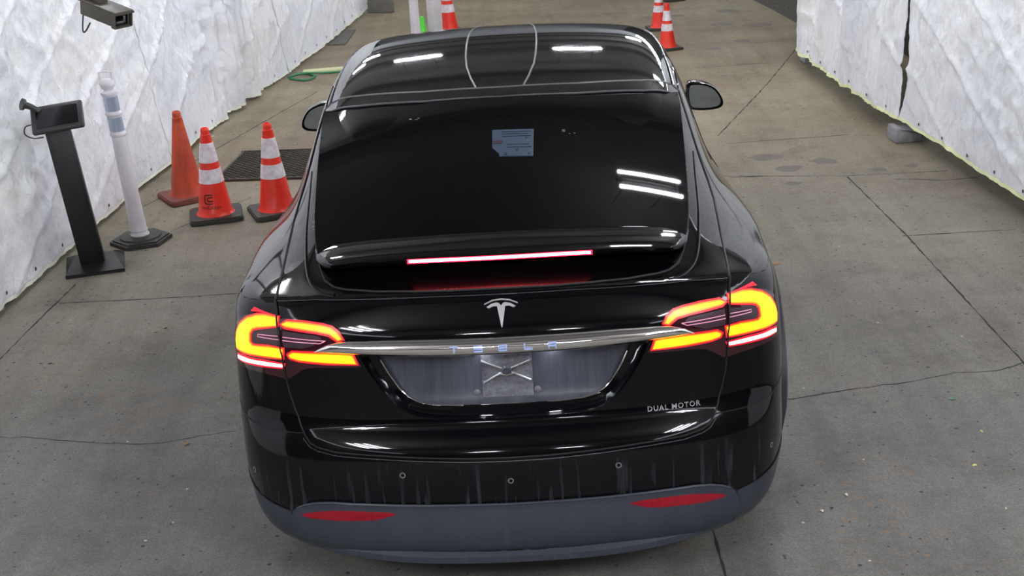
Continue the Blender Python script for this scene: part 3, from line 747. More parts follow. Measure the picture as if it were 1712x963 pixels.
side_t = [TRIM[-1]]+TR2[1:]+[(1.02,.71,.36),(1.01,.705,.30),(.99,.60,.27),(.96,.42,.235),(.90,.27,.22),(.82,.18,.215),(.79,.13,.25)]
both('corner_trim', [tuple(BVH.find_nearest(Vector(p))[0]) for p in side_t], 'cyl', M['trim'], car, off=.004)
# lower lip under the trim
mb = MB(); n = 60; vs = []
for k in range(n+1):
    x = -.80+1.6*k/n; a = abs(x)/.8; y = -.028+.17*a**3.2
    z0 = .205+.03*a**2
    vs += [(x,y+.012,z0+.045),(x,y-.004,z0+.030),(x,y-.006,z0+.008),(x,y+.004,z0),(x,y+.25,z0-.01)]
mb.add(vs, [(k*5+j,k*5+j+1,(k+1)*5+j+1,(k+1)*5+j) for k in range(n) for j in range(4)], True)
mb.build('lower_lip', M['trim'], car)
for x0, x1 in ((-.13,-.045),(-.035,.035),(.05,.12)):
    L = [(x0,.262),(x0+.012,.256),(x1,.256),(x1-.01,.263)]
    panel('trim_slot', [tuple(onbody(x, z)[0]) for x, z in L], 'cyl', M['seam'], tc_, off=.0165, skirt=.002, step=.02)
seam(TRIM+TR2[1:], 'cyl', .002, .004, m='seam', parent=car, name='panel_gap'); seam(mir(TRIM+TR2[1:]), 'cyl', .002, .004, m='seam', parent=car)
# top roll of the trim
ridge = TRIM[:-2]
seam(mir(ridge)[::-1]+ridge[1:], 'cyl', .006, .010, m='trim', parent=tc_, name='trim_roll')
RF = [(.409,0,.404),(.455,0,.4115),(.60,0,.4115),(.70,0,.398),(.752,0,.381),(.715,0,.374),(.60,0,.376),(.48,0,.384)]
for r in both('rear_reflector', [tuple(onbody(x,z)[0]) for x,y,z in smooth_line(RF+RF[:1],4)[:-1]], 'cyl', M['reflector'], car, off=.0175, skirt=.005, step=.015): r['label'] = 'long slim red reflector'
# panel gaps
GB = [GAPLOW, GATEB]
for s in (1,-1):
    f = (lambda L: L) if s > 0 else mir
    seam(f(GAPLOW), 'cyl', .0035, 0, s, parent=car)
    seam(f(SEAM), 'top', .005, .0, s, parent=car)
    seam(f(BSEAM), 'cyl', .0025, 0, s, parent=car)
seam(mir(GATEB)+GATEB[::-1][1:], 'cyl', .0035, .0, parent=car)
sh = [(x,y,z-.012) for x, y, z in GATEB]
seam(mir(sh)+sh[::-1][1:], 'cyl', .0018, .001, m='edge', parent=car, name='bumper_edge_glint')  # thin bright line, paints the shine on the bumper edge
c2 = [(x,y,z-.002) for x, y, z in CREASE]
seam(mir(c2)+c2[::-1][1:], 'cyl', .0016, .0, m='edge', parent=car, name='gate_edge_glint')  # thin bright line, paints the highlight on the liftgate crease
# parking sensors
for x, z in ((-.378,.552),(.378,.552),(-.943,.495),(.943,.495),(0,.52)):
    p, n = onbody(x, z, .001); R = n.to_track_quat('Z','Y').to_matrix()
    ps = MB().lathe([(.0,.0005),(.007,.0005),(.0075,.002),(.0105,.002),(.011,0)], 18, fn=lambda q: tuple(p+R@Vector(q)), cap=False).build('parking_sensor', M['sensor'], car)
    MB().lathe([(0,.0015),(.006,.0015),(.0065,.0005)], 14, fn=lambda q: tuple(p+R@Vector(q)), cap=False).build('sensor_face', M['paint'], ps)

# ---- spoiler with high brake light ----
def spoiler():
    # stations over x: lead = where it rises from the glass, tip = free edge
    n = 80; vs = []; m = 9; X1 = .69
    for k in range(n+1):
        x = -X1+2*X1*k/n; a = abs(x)/X1
        yl = .494+.065*a**2.2; zl = lift((x*.998, yl), 'top')[0].z+.001
        e = (1-max(0,(a-.80)/.20)**2.4)**.5 if a > .80 else 1
        yt0 = .268+.105*a**2.2; yt = yl-(yl-yt0)*max(e,.05)
        gz = lift((x, yt), 'top')[0].z
        lipz = gz+.082*max(e,.04)*(1-.45*a**3)
        P = [(yl+.004,zl-.004),(yl,zl),(yl+(yt-yl)*.12,zl+(lipz-zl)*.12+.004*e),(yl+(yt-yl)*.7,zl+(lipz-zl)*.7+.004*e),(yt+.006,lipz+.001*e),(yt,lipz-.003*e),(yt+.004,lipz-.020*e),(yt+.03,lipz-.024*e),(yt+.10*e+.004,lift((x,yt+.10*e+.004),'top')[0].z-.004)]
        vs += [(x*(1-.01*0),y,z) for y, z in P]
    fs = [(k*m+j, k*m+j+1, (k+1)*m+j+1, (k+1)*m+j) for k in range(n) for j in range(m-1)]
    fs += [tuple(range(m)), tuple(range(n*m,(n+1)*m))[::-1]]
    sp = MB().add(vs, fs, True).build('spoiler', M['paint'], car, sharp=1.0)
    # light strip in the free edge
    for nm, x1, dz0, dz1, oy, mm in (('brake_strip_rim',.325,-.0035,-.0195,.0010,'stripred_e'),('brake_light_strip',.318,-.0060,-.0155,.0025,'strip_e')):
        vs = []
        for k in range(41):
            x = -x1+2*x1*k/40; a = abs(x)/X1; yt = .268+.105*a**2.2; z = lift((x,yt),'top')[0].z+.082*(1-.45*a**3)
            vs += [(x,yt+.003,z+dz0),(x,yt-oy,z+dz0),(x,yt-oy,z+dz1),(x,yt+.004,z+dz1)]
        fs = [(k*4+j,k*4+j+1,(k+1)*4+j+1,(k+1)*4+j) for k in range(40) for j in range(3)]+[(0,1,2,3),(163,162,161,160)]
        o = MB().add(vs, fs).build(nm, M[mm], sp)
    return sp
spo = spoiler()

# ---- tail lamps ----
QL = [(.797,.24,1.086),(.843,.269,1.087),(.883,.29,1.080),(.927,.325,1.062),(.962,.365,1.031),(.985,.40,.99),(.993,.415,.95),(.993,.40,.907),(.985,.37,.871),(.933,.279,.878),(.877,.231,.879),(.825,.201,.877),(.777,.181,.872),(.78,.186,.96),(.788,.21,1.04)]
C_OUT = [(.792,.23,1.081),(.84,.262,1.081),(.872,.28,1.075),(.912,.305,1.057),(.945,.33,1.027),(.968,.355,.985),(.978,.363,.95),(.976,.355,.928),(.946,.305,.935),(.886,.241,.945),(.833,.208,.949),(.781,.183,.951)]
C_IN = [(.777,.182,.984),(.829,.209,.984),(.893,.25,.975),(.906,.262,.985),(.902,.267,1.018),(.890,.264,1.034),(.870,.254,1.043),(.793,.217,1.059)]
def scale2(poly, d):
    """grow a closed outline by d in the (azimuth, height) plane"""
    P = [d2(p,'cyl') for p in poly]; n = len(P); ar = sum(P[i][0]*P[(i+1)%n][1]-P[(i+1)%n][0]*P[i][1] for i in range(n)); sg = 1 if ar > 0 else -1; out = []
    for i in range(n):
        a, b, c = P[i-1], P[i], P[(i+1)%n]
        n1 = Vector((b.y-a.y, a.x-b.x)); n2 = Vector((c.y-b.y, b.x-c.x))
        nn = (n1.normalized()+n2.normalized()); nn = nn.normalized() if nn.length > 1e-6 else n1.normalized()
        q = b+nn*(d*sg); out.append(tuple(lift(q,'cyl')[0]))
    return out
GU = [(.775,.21,1.064),(.762,.20,1.0735),(.692,.186,1.0745),(.63,.16,1.070),(.597,.15,1.064),(.573,.14,1.049),(.558,.13,1.030),(.572,.13,1.026),(.598,.147,1.045),(.645,.159,1.052),(.709,.179,1.056),(.762,.2,1.059)]
GLO = [(.757,.17,.965),(.740,.168,.975),(.62,.135,.978),(.54,.12,.976),(.524,.119,.973),(.513,.116,.943),(.623,.135,.945),(.72,.16,.949),(.752,.168,.955)]
BRK = [(.967,.344,.906),(.970,.34,.893),(.891,.242,.908),(.784,.183,.915),(.779,.18,.927),(.853,.218,.926),(.94,.30,.916)]
GL_ = [(.790,.22,1.078),(.76,.21,1.084),(.709,.198,1.084),(.65,.18,1.080),(.613,.165,1.076),(.585,.155,1.070),(.570,.149,1.059),(.551,.131,1.031),(.548,.13,1.02),(.60,.135,1.0),(.535,.12,.984),(.515,.117,.968),(.495,.113,.934),(.51,.113,.929),(.657,.142,.924),(.689,.151,.920),(.712,.157,.911),(.737,.165,.893),(.764,.173,.874),(.772,.18,.876),(.773,.18,.96),(.78,.2,1.04)]
for s in (1,-1):
    f = (lambda L: L) if s > 0 else mir
    kw = dict(step=.012)
    tl = panel('tail_lamp', f(QL), 'cyl', M['lens'], car, off=.004, skirt=.008, step=.018)
    tl['label'] = 'lit tail lamp on the quarter panel'
    Cc = C_OUT+C_IN
    panel('lamp_rim', scale2(f(Cc), .0085), 'cyl', M['red_e'], tl, off=.0055, skirt=.002, **kw)
    panel('lamp_halo', scale2(f(Cc), .0035), 'cyl', M['orange_e'], tl, off=.0065, skirt=.001, **kw)
    panel('light_guide', scale2(f(Cc), -.0015), 'cyl', M['amber_e'], tl, off=.0075, skirt=.001, **kw)
    panel('brake_rim', scale2(f(BRK), .007), 'cyl', M['red_e'], tl, off=.0055, skirt=.002, **kw)
    panel('brake_bar', scale2(f(BRK), -.0005), 'cyl', M['brake_e'], tl, off=.0075, skirt=.002, **kw)
    panel('lamp_inner', f([(.790,.2,1.045),(.862,.25,1.031),(.884,.26,1.02),(.889,.26,.998),(.880,.25,.992),(.829,.209,.995),(.785,.19,.996)]), 'cyl', M['lensgrey'], tl, off=.006, skirt=.001, **kw)
    mb = MB(); seam(f([(.787,.2,1.027),(.866,.239,1.022),(.868,.236,1.014),(.787,.19,1.016)]), 'cyl', .0016, .008, s, mb=mb); mb.build('indicator_line', M['pinkline'], tl)
    panel('lamp_peak', f([(.884,.31,1.096),(.80,.24,1.088),(.86,.28,1.0875),(.90,.31,1.082)]), 'cyl', M['red_e'], tl, off=.006, skirt=.002, **kw)
    gt = panel('liftgate_lamp', f(GL_), 'cyl', M['lens'], car, off=.004, skirt=.008, step=.018)
    gt['label'] = 'lit tail lamp on the liftgate'
    for L in (GU, GLO):
        panel('lamp_rim', scale2(f(L), .008), 'cyl', M['red_e'], gt, off=.0055, skirt=.002, **kw)
        panel('lamp_halo', scale2(f(L), .002), 'cyl', M['orange_e'], gt, off=.0065, skirt=.001, **kw)
        panel('light_guide', scale2(f(L), -.0025), 'cyl', M['amber_e'], gt, off=.0075, skirt=.001, **kw)
    panel('lamp_inner', f([(.768,.2,1.045),(.70,.18,1.042),(.64,.16,1.038),(.62,.16,1.030),(.66,.15,1.005),(.70,.16,.993),(.765,.19,.993)]), 'cyl', M['lensgrey'], gt, off=.006, skirt=.001, **kw)
    mb = MB(); seam(f([(.769,.19,1.026),(.615,.141,1.023)]), 'cyl', .0016, .008, s, mb=mb); seam(f([(.615,.141,1.023),(.635,.143,1.014),(.772,.185,1.015)]), 'cyl', .0016, .008, s, mb=mb); mb.build('indicator_line', M['pinkline'], gt)
    seam(f([p for p in GAPLOW if p[2] > .87]), 'cyl', .004, .0055, s, parent=tl, name='lamp_gap')

# ---- wheel arch cladding, wheels, mirrors, side glass ----
for s in (1,-1):
    for cy_, a0, a1 in ((1.14,-5,202),(4.1,-5,185)):
        vs = []; n = 30
        for k in range(n+1):
            a = math.radians(a0+(a1-a0)*k/n)
            for r_, o in ((.415,-.02),(.42,.046),(.445,.053),(.505,.040),(.515,.0)):
                y = cy_+r_*math.cos(a); z = .37+r_*math.sin(a); z = max(z,.2)
                h = BVH.ray_cast(Vector((s*3,y,z)), Vector((-s,0,0))); x = s*h[0].x if h[0] is not None and s*h[0].x > .8 else 1.0
                vs.append((s*(x+o), y, z))
        fs = [(k*5+j,k*5+j+1,(k+1)*5+j+1,(k+1)*5+j) for k in range(n) for j in range(4)]
        MB().add(vs, fs, True).build('wheel_arch_cladding', M['trim'], car)
    for cy_ in (1.14, 4.1):
        cx = s*.885
        R = lambda p: (cx+p[2]*s, cy_+p[0], .372+p[1])
        ty = MB().lathe([(.255,-.12),(.30,-.135),(.345,-.13),(.366,-.11),(.372,-.06),(.372,.06),(.366,.11),(.345,.13),(.30,.135),(.255,.12)], 48, fn=R, cap=False).build('tyre', M['tyre'], car)
        mb = MB(); mb.lathe([(.255,-.11),(.262,-.12),(.25,-.10),(.235,.0),(.24,.10),(.262,.125),(.255,.125)], 40, fn=R, cap=False)
        mb.lathe([(0,.08),(.03,.085),(.05,.075),(.06,.03),(0,.03)], 20, fn=R, cap=False)
        for k in range(10):
            a = 2*math.pi*k/10
            for da in (-.05,.05):
                mb.tube([R((.04*math.cos(a),.04*math.sin(a),.07)), R((.25*math.cos(a+da),.25*math.sin(a+da),.095))], .011, 6)
        mb.build('wheel_rim', M['rim'], ty)
    # mirror
    out = [(1.0,1.145),(1.06,1.141),(1.12,1.118),(1.155,1.085),(1.180,1.035),(1.172,1.0),(1.12,.985),(1.02,.988),(.985,1.01),(.975,1.08),(.98,1.135)]
    ol = smooth_line([(x,0,z) for x, z in out]+[(out[0][0],0,out[0][1])], 4)[:-1]
    cx, cz = 1.075, 1.065; vs = []; n = len(ol)
    prof = [(.88,3.325),(.97,3.320),(1.0,3.328),(1.0,3.37),(.93,3.42),(.75,3.465),(.4,3.49),(.05,3.495)]
    for sc, y in prof: vs += [(s*(cx+(p.x-cx)*sc), y, cz+(p.z-cz)*sc) for p in ol]
    fs = [(j*n+i, j*n+(i+1)%n, (j+1)*n+(i+1)%n, (j+1)*n+i) for j in range(len(prof)-1) for i in range(n)]
    mm = MB().add(vs, fs, True).add([vs[i] for i in range(n)], [tuple(range(n))], False); mm.tube([(s*.90,3.42,1.045),(s*1.0,3.41,1.04)], .028, 10)
    mo = mm.build('side_mirror', M['paint'], car)
    vs = [(s*(cx+(p.x-cx)*.84), 3.323, cz+(p.z-cz)*.82) for p in ol]; vs += [(x, y+.004, z) for x, y, z in vs]
    MB().add(vs, [tuple(range(n)), tuple(range(n,2*n))[::-1]]+[(i,(i+1)%n,n+(i+1)%n,n+i) for i in range(n)]).build('mirror_glass', M['mirror'], mo)
    # side windows
    for nm, L in (('side_window', [(1.62,1.18),(1.75,1.40),(1.95,1.45),(2.15,1.46),(2.15,1.175)]),('side_window', [(2.2,1.175),(2.2,1.46),(2.6,1.46),(3.0,1.425),(3.02,1.165)]),('side_window', [(3.07,1.165),(3.05,1.41),(3.35,1.33),(3.6,1.20),(3.66,1.11)])):
        panel(nm, [(s*.9,y,z) for y, z in L], 'side', M['glass'], car, off=.002, side=s, step=.04)
    mb = MB()
    for L in ([(2.02,1.14),(2.0,.9),(2.0,.5),(1.95,.35)], [(3.04,1.13),(3.04,.8),(3.04,.35)], [(3.9,1.0),(3.85,.8),(3.7,.45),(3.62,.33)]):
        seam([(s,y,z) for y, z in L], 'side', .003, 0, s, m='seam', parent=car, name='door_gap')
    for y in (2.25,3.2):
        MB().rbox((s*1.005, y, .93), (.02,.20,.022), .007).build('door_handle', M['chrome'], car)
ws = [(0,2.98,1.6),(.55,3.02,1.5),(.69,3.05,1.5),(.66,3.55,1.3),(.64,4.05,1.1),(0,4.3,1.1)]
panel('windscreen', ws+mir(ws[1:-1])[::-1], 'top', M['glass'], car, off=.002, step=.04)
# ---------------- floor, walls, ceiling ----------------
def struct(o): o['kind'] = 'structure'; return o
JOINTS = [[(1.70,10.75),(2.42,12.45),(3.12,14.25),(3.9,16.3)], [(1.22,9.62),(1.85,9.56),(2.4,9.45),(3.1,9.42)], [(1.85,9.56),(1.1,9.75)],[(2.4,9.43),(2.44,8.12),(2.45,6.17),(2.3,4.8),(2.2,3.9)], [(2.42,8.11),(3.1,8.1)],
 [(-2.79,7.02),(-2.75,7.54),(-2.69,8.16)], [(-2.7,7.84),(-2.16,7.82),(-1.65,7.82),(-1.2,7.85)], [(-2.63,9.77),(-2.36,10.41)], [(-2.29,9.15),(-1.86,9.83)], [(.73,4.95),(.71,3.6)], [(1.73,10.5),(2.69,10.54)], [(-2.6,10.6),(-2.1,12.2),(-1.75,13.3)],[(1.9,13.3),(2.6,13.35)],[(-.6,17.5),(2.4,16.6)]]
CRACKS = [([(1.15,5.95),(1.27,5.92),(1.40,5.96),(1.61,5.99),(1.85,6.03),(2.1,6.10),(2.30,6.09),(2.45,6.17),(2.9,6.2),(3.4,6.15)],.004), ([(-2.48,6.04),(-2.3,6.01),(-2.11,5.95),(-1.93,5.9),(-1.78,5.87),(-1.69,5.87),(-1.59,5.9),(-1.34,5.95)],.003), ([(2.7,9.3),(3.0,9.2),(3.25,9.22)],.008)]
def strip(mb, pts, w, z, mi, jag=0, rnd=None):
    L = resample([Vector(p) for p in pts], .05, False)
    if jag: L = [Vector((p.x+rnd.uniform(-jag,jag), p.y+rnd.uniform(-jag,jag))) for p in L]
    vs = []
    for i, p in enumerate(L):
        t = (L[min(i+1,len(L)-1)]-L[max(i-1,0)]).normalized(); n = Vector((-t.y,t.x)); ww = w*(rnd.uniform(.3,1.2) if jag else 1)
        vs += [(p.x+n.x*ww, p.y+n.y*ww, z), (p.x-n.x*ww, p.y-n.y*ww, z)]
    mb.add(vs, [(2*i,2*i+1,2*i+3,2*i+2) for i in range(len(L)-1)], False, mi)
def floor():
    rnd = random.Random(5); mb = MB()
    mb.add([(-8,-10,0),(8,-10,0),(8,34,0),(-8,34,0)], [(0,1,2,3)])
    mb.add([(-8,-10,-.2),(8,-10,-.2),(8,34,-.2),(-8,34,-.2)], [(3,2,1,0)])
    for J in JOINTS: strip(mb, J, .006, .0009, 1, .0025, rnd)
    for J, w_ in CRACKS: strip(mb, J, w_, .0009, 1, .009, rnd)
    for x, y, r in [(1.95,10.05,.10),(2.05,9.72,.09),(2.33,9.85,.09),(1.6,12.2,.07),(2.55,14.5,.09),(2.2,14.2,.08),(1.8,16.2,.10),(2.1,16.2,.09),(2.5,15.5,.10),(2.7,16.3,.12),(2.9,15.3,.1),(2.0,9.35,.05),(2.1,12.9,.03),(2.65,9.55,.06),(2.9,9.6,.05)]:
        k = 22; ph = rnd.random()*6
        vs = [(x+r*(1+.22*math.sin(2*a_+ph)+.12*math.sin(5*a_))*math.cos(a_)*1.1, y+r*.9*(1+.15*math.sin(3*a_+ph))*math.sin(a_), .0006) for a_ in [2*math.pi*i/k for i in range(k)]]
        mb.add(vs, [tuple(range(k))], False, 2)
    for cx_, cy_, sx, sy, n_ in ((-2.36,6.78,.13,.10,90),(-2.0,6.4,.12,.09,50),(-1.75,6.25,.14,.05,40),(-2.0,7.3,.16,.14,60),(-2.55,7.75,.08,.05,20),(1.35,5.0,.1,.2,40),(1.6,9.6,.25,.2,60),(1.3,4.6,.15,.15,40),(-.5,4.2,.5,.25,60)):
        for _ in range(n_):
            x = rnd.gauss(cx_, sx); y = rnd.gauss(cy_, sy); r = rnd.uniform(.003,.016); k = 6; ph = rnd.random()*6
            mb.add([(x+r*rnd.uniform(.5,1.4)*math.cos(ph+i*1.047), y+r*rnd.uniform(.4,1.0)*math.sin(ph+i*1.047), .0004) for i in range(k)], [tuple(range(k))], False, 4)
    mb.add([(3.11,16.96,.0008),(3.2,16.26,.0008),(3.31,15.05,.0008),(3.5,13.6,.0008),(8,13.6,.0008),(8,34,.0008),(2.0,34,.0008),(2.5,22,.0008)], [tuple(range(8))], False, 3)
    o = mb.build('floor', [M['floor'], M['joint'], M['wetspot'], M['asphalt'], M['rustfleck']]); return struct(o)
floor()
def slab(name, c, d, m): return struct(MB().box(c, d).build(name, m))
slab('wall_left', (-3.80,11,1.8), (.2,46,3.6), M['wall'])
slab('wall_right', (4.02,11,1.8), (.2,46,3.6), M['wall'])
slab('wall_rear', (0,-9.9,2.6), (10,.2,5.2), M['wall'])
slab('wall_front', (0,33.9,2.6), (10,.2,5.2), M['block'])
slab('ceiling', (0,11,CEIL+.1), (10.4,46,.2), M['ceiling'])
for i, y in enumerate((-4,1.2,4.6,9.6,13.4,18.4,21.5,26,30)):
    o = MB().box((0,y,CEIL-.14),(10,.12,.28)).box((0,y,CEIL-.285),(10,.26,.02)).build('ceiling_beam', M['beam']); o['kind'] = 'structure'
# ---------------- ceiling lights ----------------
def ceiling_light(x, y, label, L=.8, tubes=2, gap=.30, z=4.3, rz=0):
    if 14 < y < 21: L, tubes = .7, 1
    if y == 7.0: L = .66
    if -1 < y < 0: L, rz, tubes = 1.8, math.pi/2, 3
    t = empty('ceiling_light', (x,y,z), rz); tag(t, label, 'ceiling light', 'tube lights under the ceiling')
    MB().rbox((0,0,.05), (L+.04, .07, .05), .01).box((-L*.48,0,.02),(.04,gap+.04,.03)).box((L*.48,0,.02),(.04,gap+.04,.03)).build('housing', M['fixture'], t)
    for s_ in (-1,1):
        MB().tube([(s_*L*.35,0,.07),(s_*L*.35,0,CEIL-z)], .006, 6).build('hanger', M['beam'], t)
    for k in range(tubes):
        y0 = (k-(tubes-1)/2)*gap
        MB().tube([(-L/2,y0,0),(L/2,y0,0)], .028, 12).build('light_tube', M['tube'], t)
    return t
for x, y, lb in [(1.47,7.0,'twin tube ceiling light above the right side of the rear window'),(-2.9,10.6,'twin tube ceiling light above the orange cones'),
  (2.95,12.2,'twin tube ceiling light above the floor right of the SUV'),
  (-1.15,15.5,'left one of the two single tube ceiling lights over the far part of the lane'),(1.1,15.3,'right one of the two single tube ceiling lights over the far part of the lane'),
  (-2.9,17.6,'ceiling light above the far end of the left tarps'),(-2.6,19.6,'ceiling light just beyond the end of the left tarps'),(3.2,22.5,'furthest ceiling light, on the right near the front wall'),
  (-3.1,-.6,'added ceiling light beside the camera on the left, brightening the near floor'),(3.2,-.6,'added ceiling light beside the camera on the right, brightening the near floor'),  # unseen pair, added to brighten the floor near the camera
  (-1.6,-7.8,'rearmost left ceiling light'),(.9,-7.8,'rearmost right ceiling light')]: ceiling_light(x, y, lb)

# ---------------- hanging tarps ----------------
def plan(path, y):
    if y <= path[0][1]: a, b = path[0], path[1]
    else:
        for a, b in zip(path, path[1:]):
            if y <= b[1]: break
    return a[0]+(b[0]-a[0])*(y-a[1])/(b[1]-a[1])
def smooth_path(path):
    P = smooth_line([(x,y,0) for x, y in path], 5); return [(p.x,p.y) for p in P]
def tarp(name, base, topx, y0, y1, z0, z1, side, label, pleats=(), seed=0, edge=None, dy=.022, sag=.02, rough=1, hem='hem'):
    base = smooth_path(base); topx = smooth_path(topx); ny = int((y1-y0)/dy); nz = int((z1-z0)/.028); vs = []
    for j in range(nz+1):
        t = j/nz
        for i in range(ny+1):
            u = i/ny; y = y0+(y1-y0)*u; z = z0+(z1-z0)*t
            x = plan(base, y)*(1-t**.9)+plan(topx, y)*t**.9
            q = Vector((seed*7.3, y*1.0, z*1.0))
            d = .040*noise.noise(q*.7)+.012*noise.noise(q*2.3)
            # ridged crumples and long diagonal creases
            rg = rough(y) if callable(rough) else rough
            d += rg*.020*(1-abs(noise.noise(q*2.4+Vector((5,0,0)))*2))**4+rg*.014*(1-abs(noise.noise(Vector((seed,y*2.1-z*1.4,z*3.4+y*.9)))*2))**4
            d += rg*.011*(1-abs(noise.noise(Vector((seed, y*5.3+z*1.7, z*4.6-y*1.2)))*2))**2
            d += rg*.014*(1-abs(noise.noise(q*7)*2))**2+.004*(1-abs(noise.noise(q*13)*2))+.005*(1-abs(noise.noise(q*19)*2))
            dg = math.sin((z*2.6-y*1.1+.25*noise.noise(q*.8))*math.pi*1.35); d += .018*max(0, dg-.93)/.07
            dv = math.sin((y*1.0+.04*noise.noise(q))*math.pi*1.9); d += .010*max(0, dv-.985)/.015
            for pc, pw, pa, pf in pleats:
                w_ = math.exp(-((y-pc)/pw)**2)
                d += w_*pa*(noise.noise(Vector((y*pf+z*.55, seed, z*.35)))+.45*abs(noise.noise(Vector((y*pf*2.1+z*.6, seed+3, z*.5)))))
            for pc, pw, pa, pf in pleats:
                ph = y*pf*2.9+.9*noise.noise(Vector((y*.8, seed, z*.5)))+z*(y-pc)*.45
                d += math.exp(-((y-pc)/pw)**2)*.32*pa*abs(math.sin(ph*math.pi))**.7
            d *= .35+.65*min(1, t*6)+.15
            zz = z+(sag*noise.noise(Vector((y*1.6, seed, 0)))+.012*noise.noise(Vector((y*7, seed, 2))))*(1-t)**6
            yy = y
            if edge: yy = y+edge(u, t)
            vs.append((x-side*d, yy, max(zz, .006)))
    n = ny+1
    fs = [(j*n+i, j*n+i+1, (j+1)*n+i+1, (j+1)*n+i) for j in range(nz) for i in range(ny)]
    if side > 0: fs = [f[::-1] for f in fs]
    t_ = empty(name, (plan(base,(y0+y1)/2), (y0+y1)/2, 0)); ox, oy = t_.location.x, t_.location.y
    tag(t_, label, 'tarp', 'white tarps lining the lane')
    loc = [(a-ox,b-oy,c) for a, b, c in vs]
    o = MB().add(loc, fs, True).build('sheet', M['tarp'], t_, sharp=3)
    md = o.modifiers.new('thick','SOLIDIFY'); md.thickness = .003; md.offset = -1 if side < 0 else -1
    # hem tape along the lower edge
    hb = MB(); hv = []
    for i in range(n):
        a = Vector(loc[i]); b = Vector(loc[n+i]); hv += [a+Vector((-side*.004,0,-.002)), a.lerp(b,.7 if hem == 'hem' else .9)+Vector((-side*.004,0,0)), a+Vector((side*.002,0,-.004))]
    hb.add([tuple(p) for p in hv], [(3*i,3*i+1,3*i+4,3*i+3) for i in range(n-1)]+[(3*i,3*i+3,3*i+5,3*i+2) for i in range(n-1)], True).build('hem', M[hem], t_)
    # eyelets
    step = int(.46/dy)
    for i in range(step//2, n, step):
        a = Vector(loc[2*n+i]); Rm = Matrix.Rotation(-side*math.pi/2, 3, 'Y')
        MB().lathe([(0,0),(.007,0),(.012,.002),(.011,.004),(.006,.003),(0,.002)], 12, fn=lambda p: tuple(a+Vector((-side*.004,0,0))+Rm@Vector(p))).build('eyelet', M['grommet'], t_)
    # lashing pole at the top
    P = [((plan(topx,y)-ox)+side*.03, y-oy, z1-.02) for y in (y0,(y0+y1)/2,y1)]
    MB().tube(P, .02, 8).build('top_pole', M['metal'], t_)
    return t_
LP_ = [(12.9,1.0,.26,4.2),(14.2,.4,.10,5),(17.5,.6,.12,4)]; RP_ = [(11.3,.9,.10,4.5),(12.7,.8,.12,4.5)]
RL = lambda y: 1.0 if y < 8.6 else .45 if y > 9.6 else 1-.55*(y-8.6)
RR = lambda y: .75 if y < 9.3 else .4
LB = [(-3.35,3.0),(-3.18,5.5),(-3.02,7.5),(-2.92,8.7),(-2.78,10.0),(-2.62,11.1),(-2.44,12.9),(-2.16,14.2),(-1.90,15.7),(-1.60,18.2),(-1.4,19.5)]
LT = [(-3.5,3.0),(-3.3,7.5),(-3.15,10),(-3.0,12.5),(-2.7,15),(-2.4,18.2),(-2.2,19.5)]
tarp('tarp', LB, LT, 3.2, 10.88, .03, 3.5, -1, 'near left white tarp, crumpled, behind the black kiosk', seed=1, pleats=LP_, rough=RL)
tarp('tarp', LB, LT, 10.885, 14.2, .03, 3.5, -1, 'left white tarp with vertical folds, behind the traffic cones', seed=1, pleats=LP_, rough=RL)
tarp('tarp', LB, LT, 14.212, 18.3, .03, 3.5, -1, 'far left white tarp narrowing towards the open end', seed=1, pleats=LP_, rough=RL)
RB = [(3.72,3.0),(3.45,6.0),(3.28,7.6),(3.20,8.5),(3.14,9.35),(3.03,10.4),(2.94,11.57),(2.86,13.3)]
RT = [(3.75,3.0),(3.5,6.0),(3.38,8.5),(3.30,10.4),(3.28,11.5),(3.25,13.5)]
tarp('tarp', RB, RT, 3.2, 10.385, .13, 3.5, 1, 'near right white tarp raised above the floor, reaching the picture edge', seed=5, pleats=RP_, rough=RR, hem='hem_right', edge=lambda u, t: -.13*max(0,(u-.9)/.1)*math.sin(min(1,max(0,(t-.01)/.22))*math.pi))
tarp('tarp', RB, RT, 10.40, 13.25, .13, 3.5, 1, 'far right white tarp with fine vertical folds, over a concrete block', seed=5, pleats=RP_, rough=RR, hem='hem_right', edge=lambda u, t: .0-.0*u+.9*u**6*(1-(1-t)**2.0)*.55, sag=.01)

# ---------------- things on the floor ----------------
def concrete_block(x, y, rz, label):
    t = empty('concrete_block', (x,y,0), rz); tag(t, label, 'block', 'concrete blocks under the right tarp')
    MB().rbox((0,0,.045), (.21,.20,.09), .012).rbox((-.078,0,.09),(.05,.18,.05),.01).build('block_body', M['block'], t)
    MB().tube([(-.06,-.095,.105),(.05,-.105,.07)], .008, 6).build('strap', M['metal'], t)
concrete_block(3.05,10.30,.1,'nearer concrete block below the slit between the right tarps')
concrete_block(3.02,13.30,.05,'small concrete block at the far end of the right tarp')

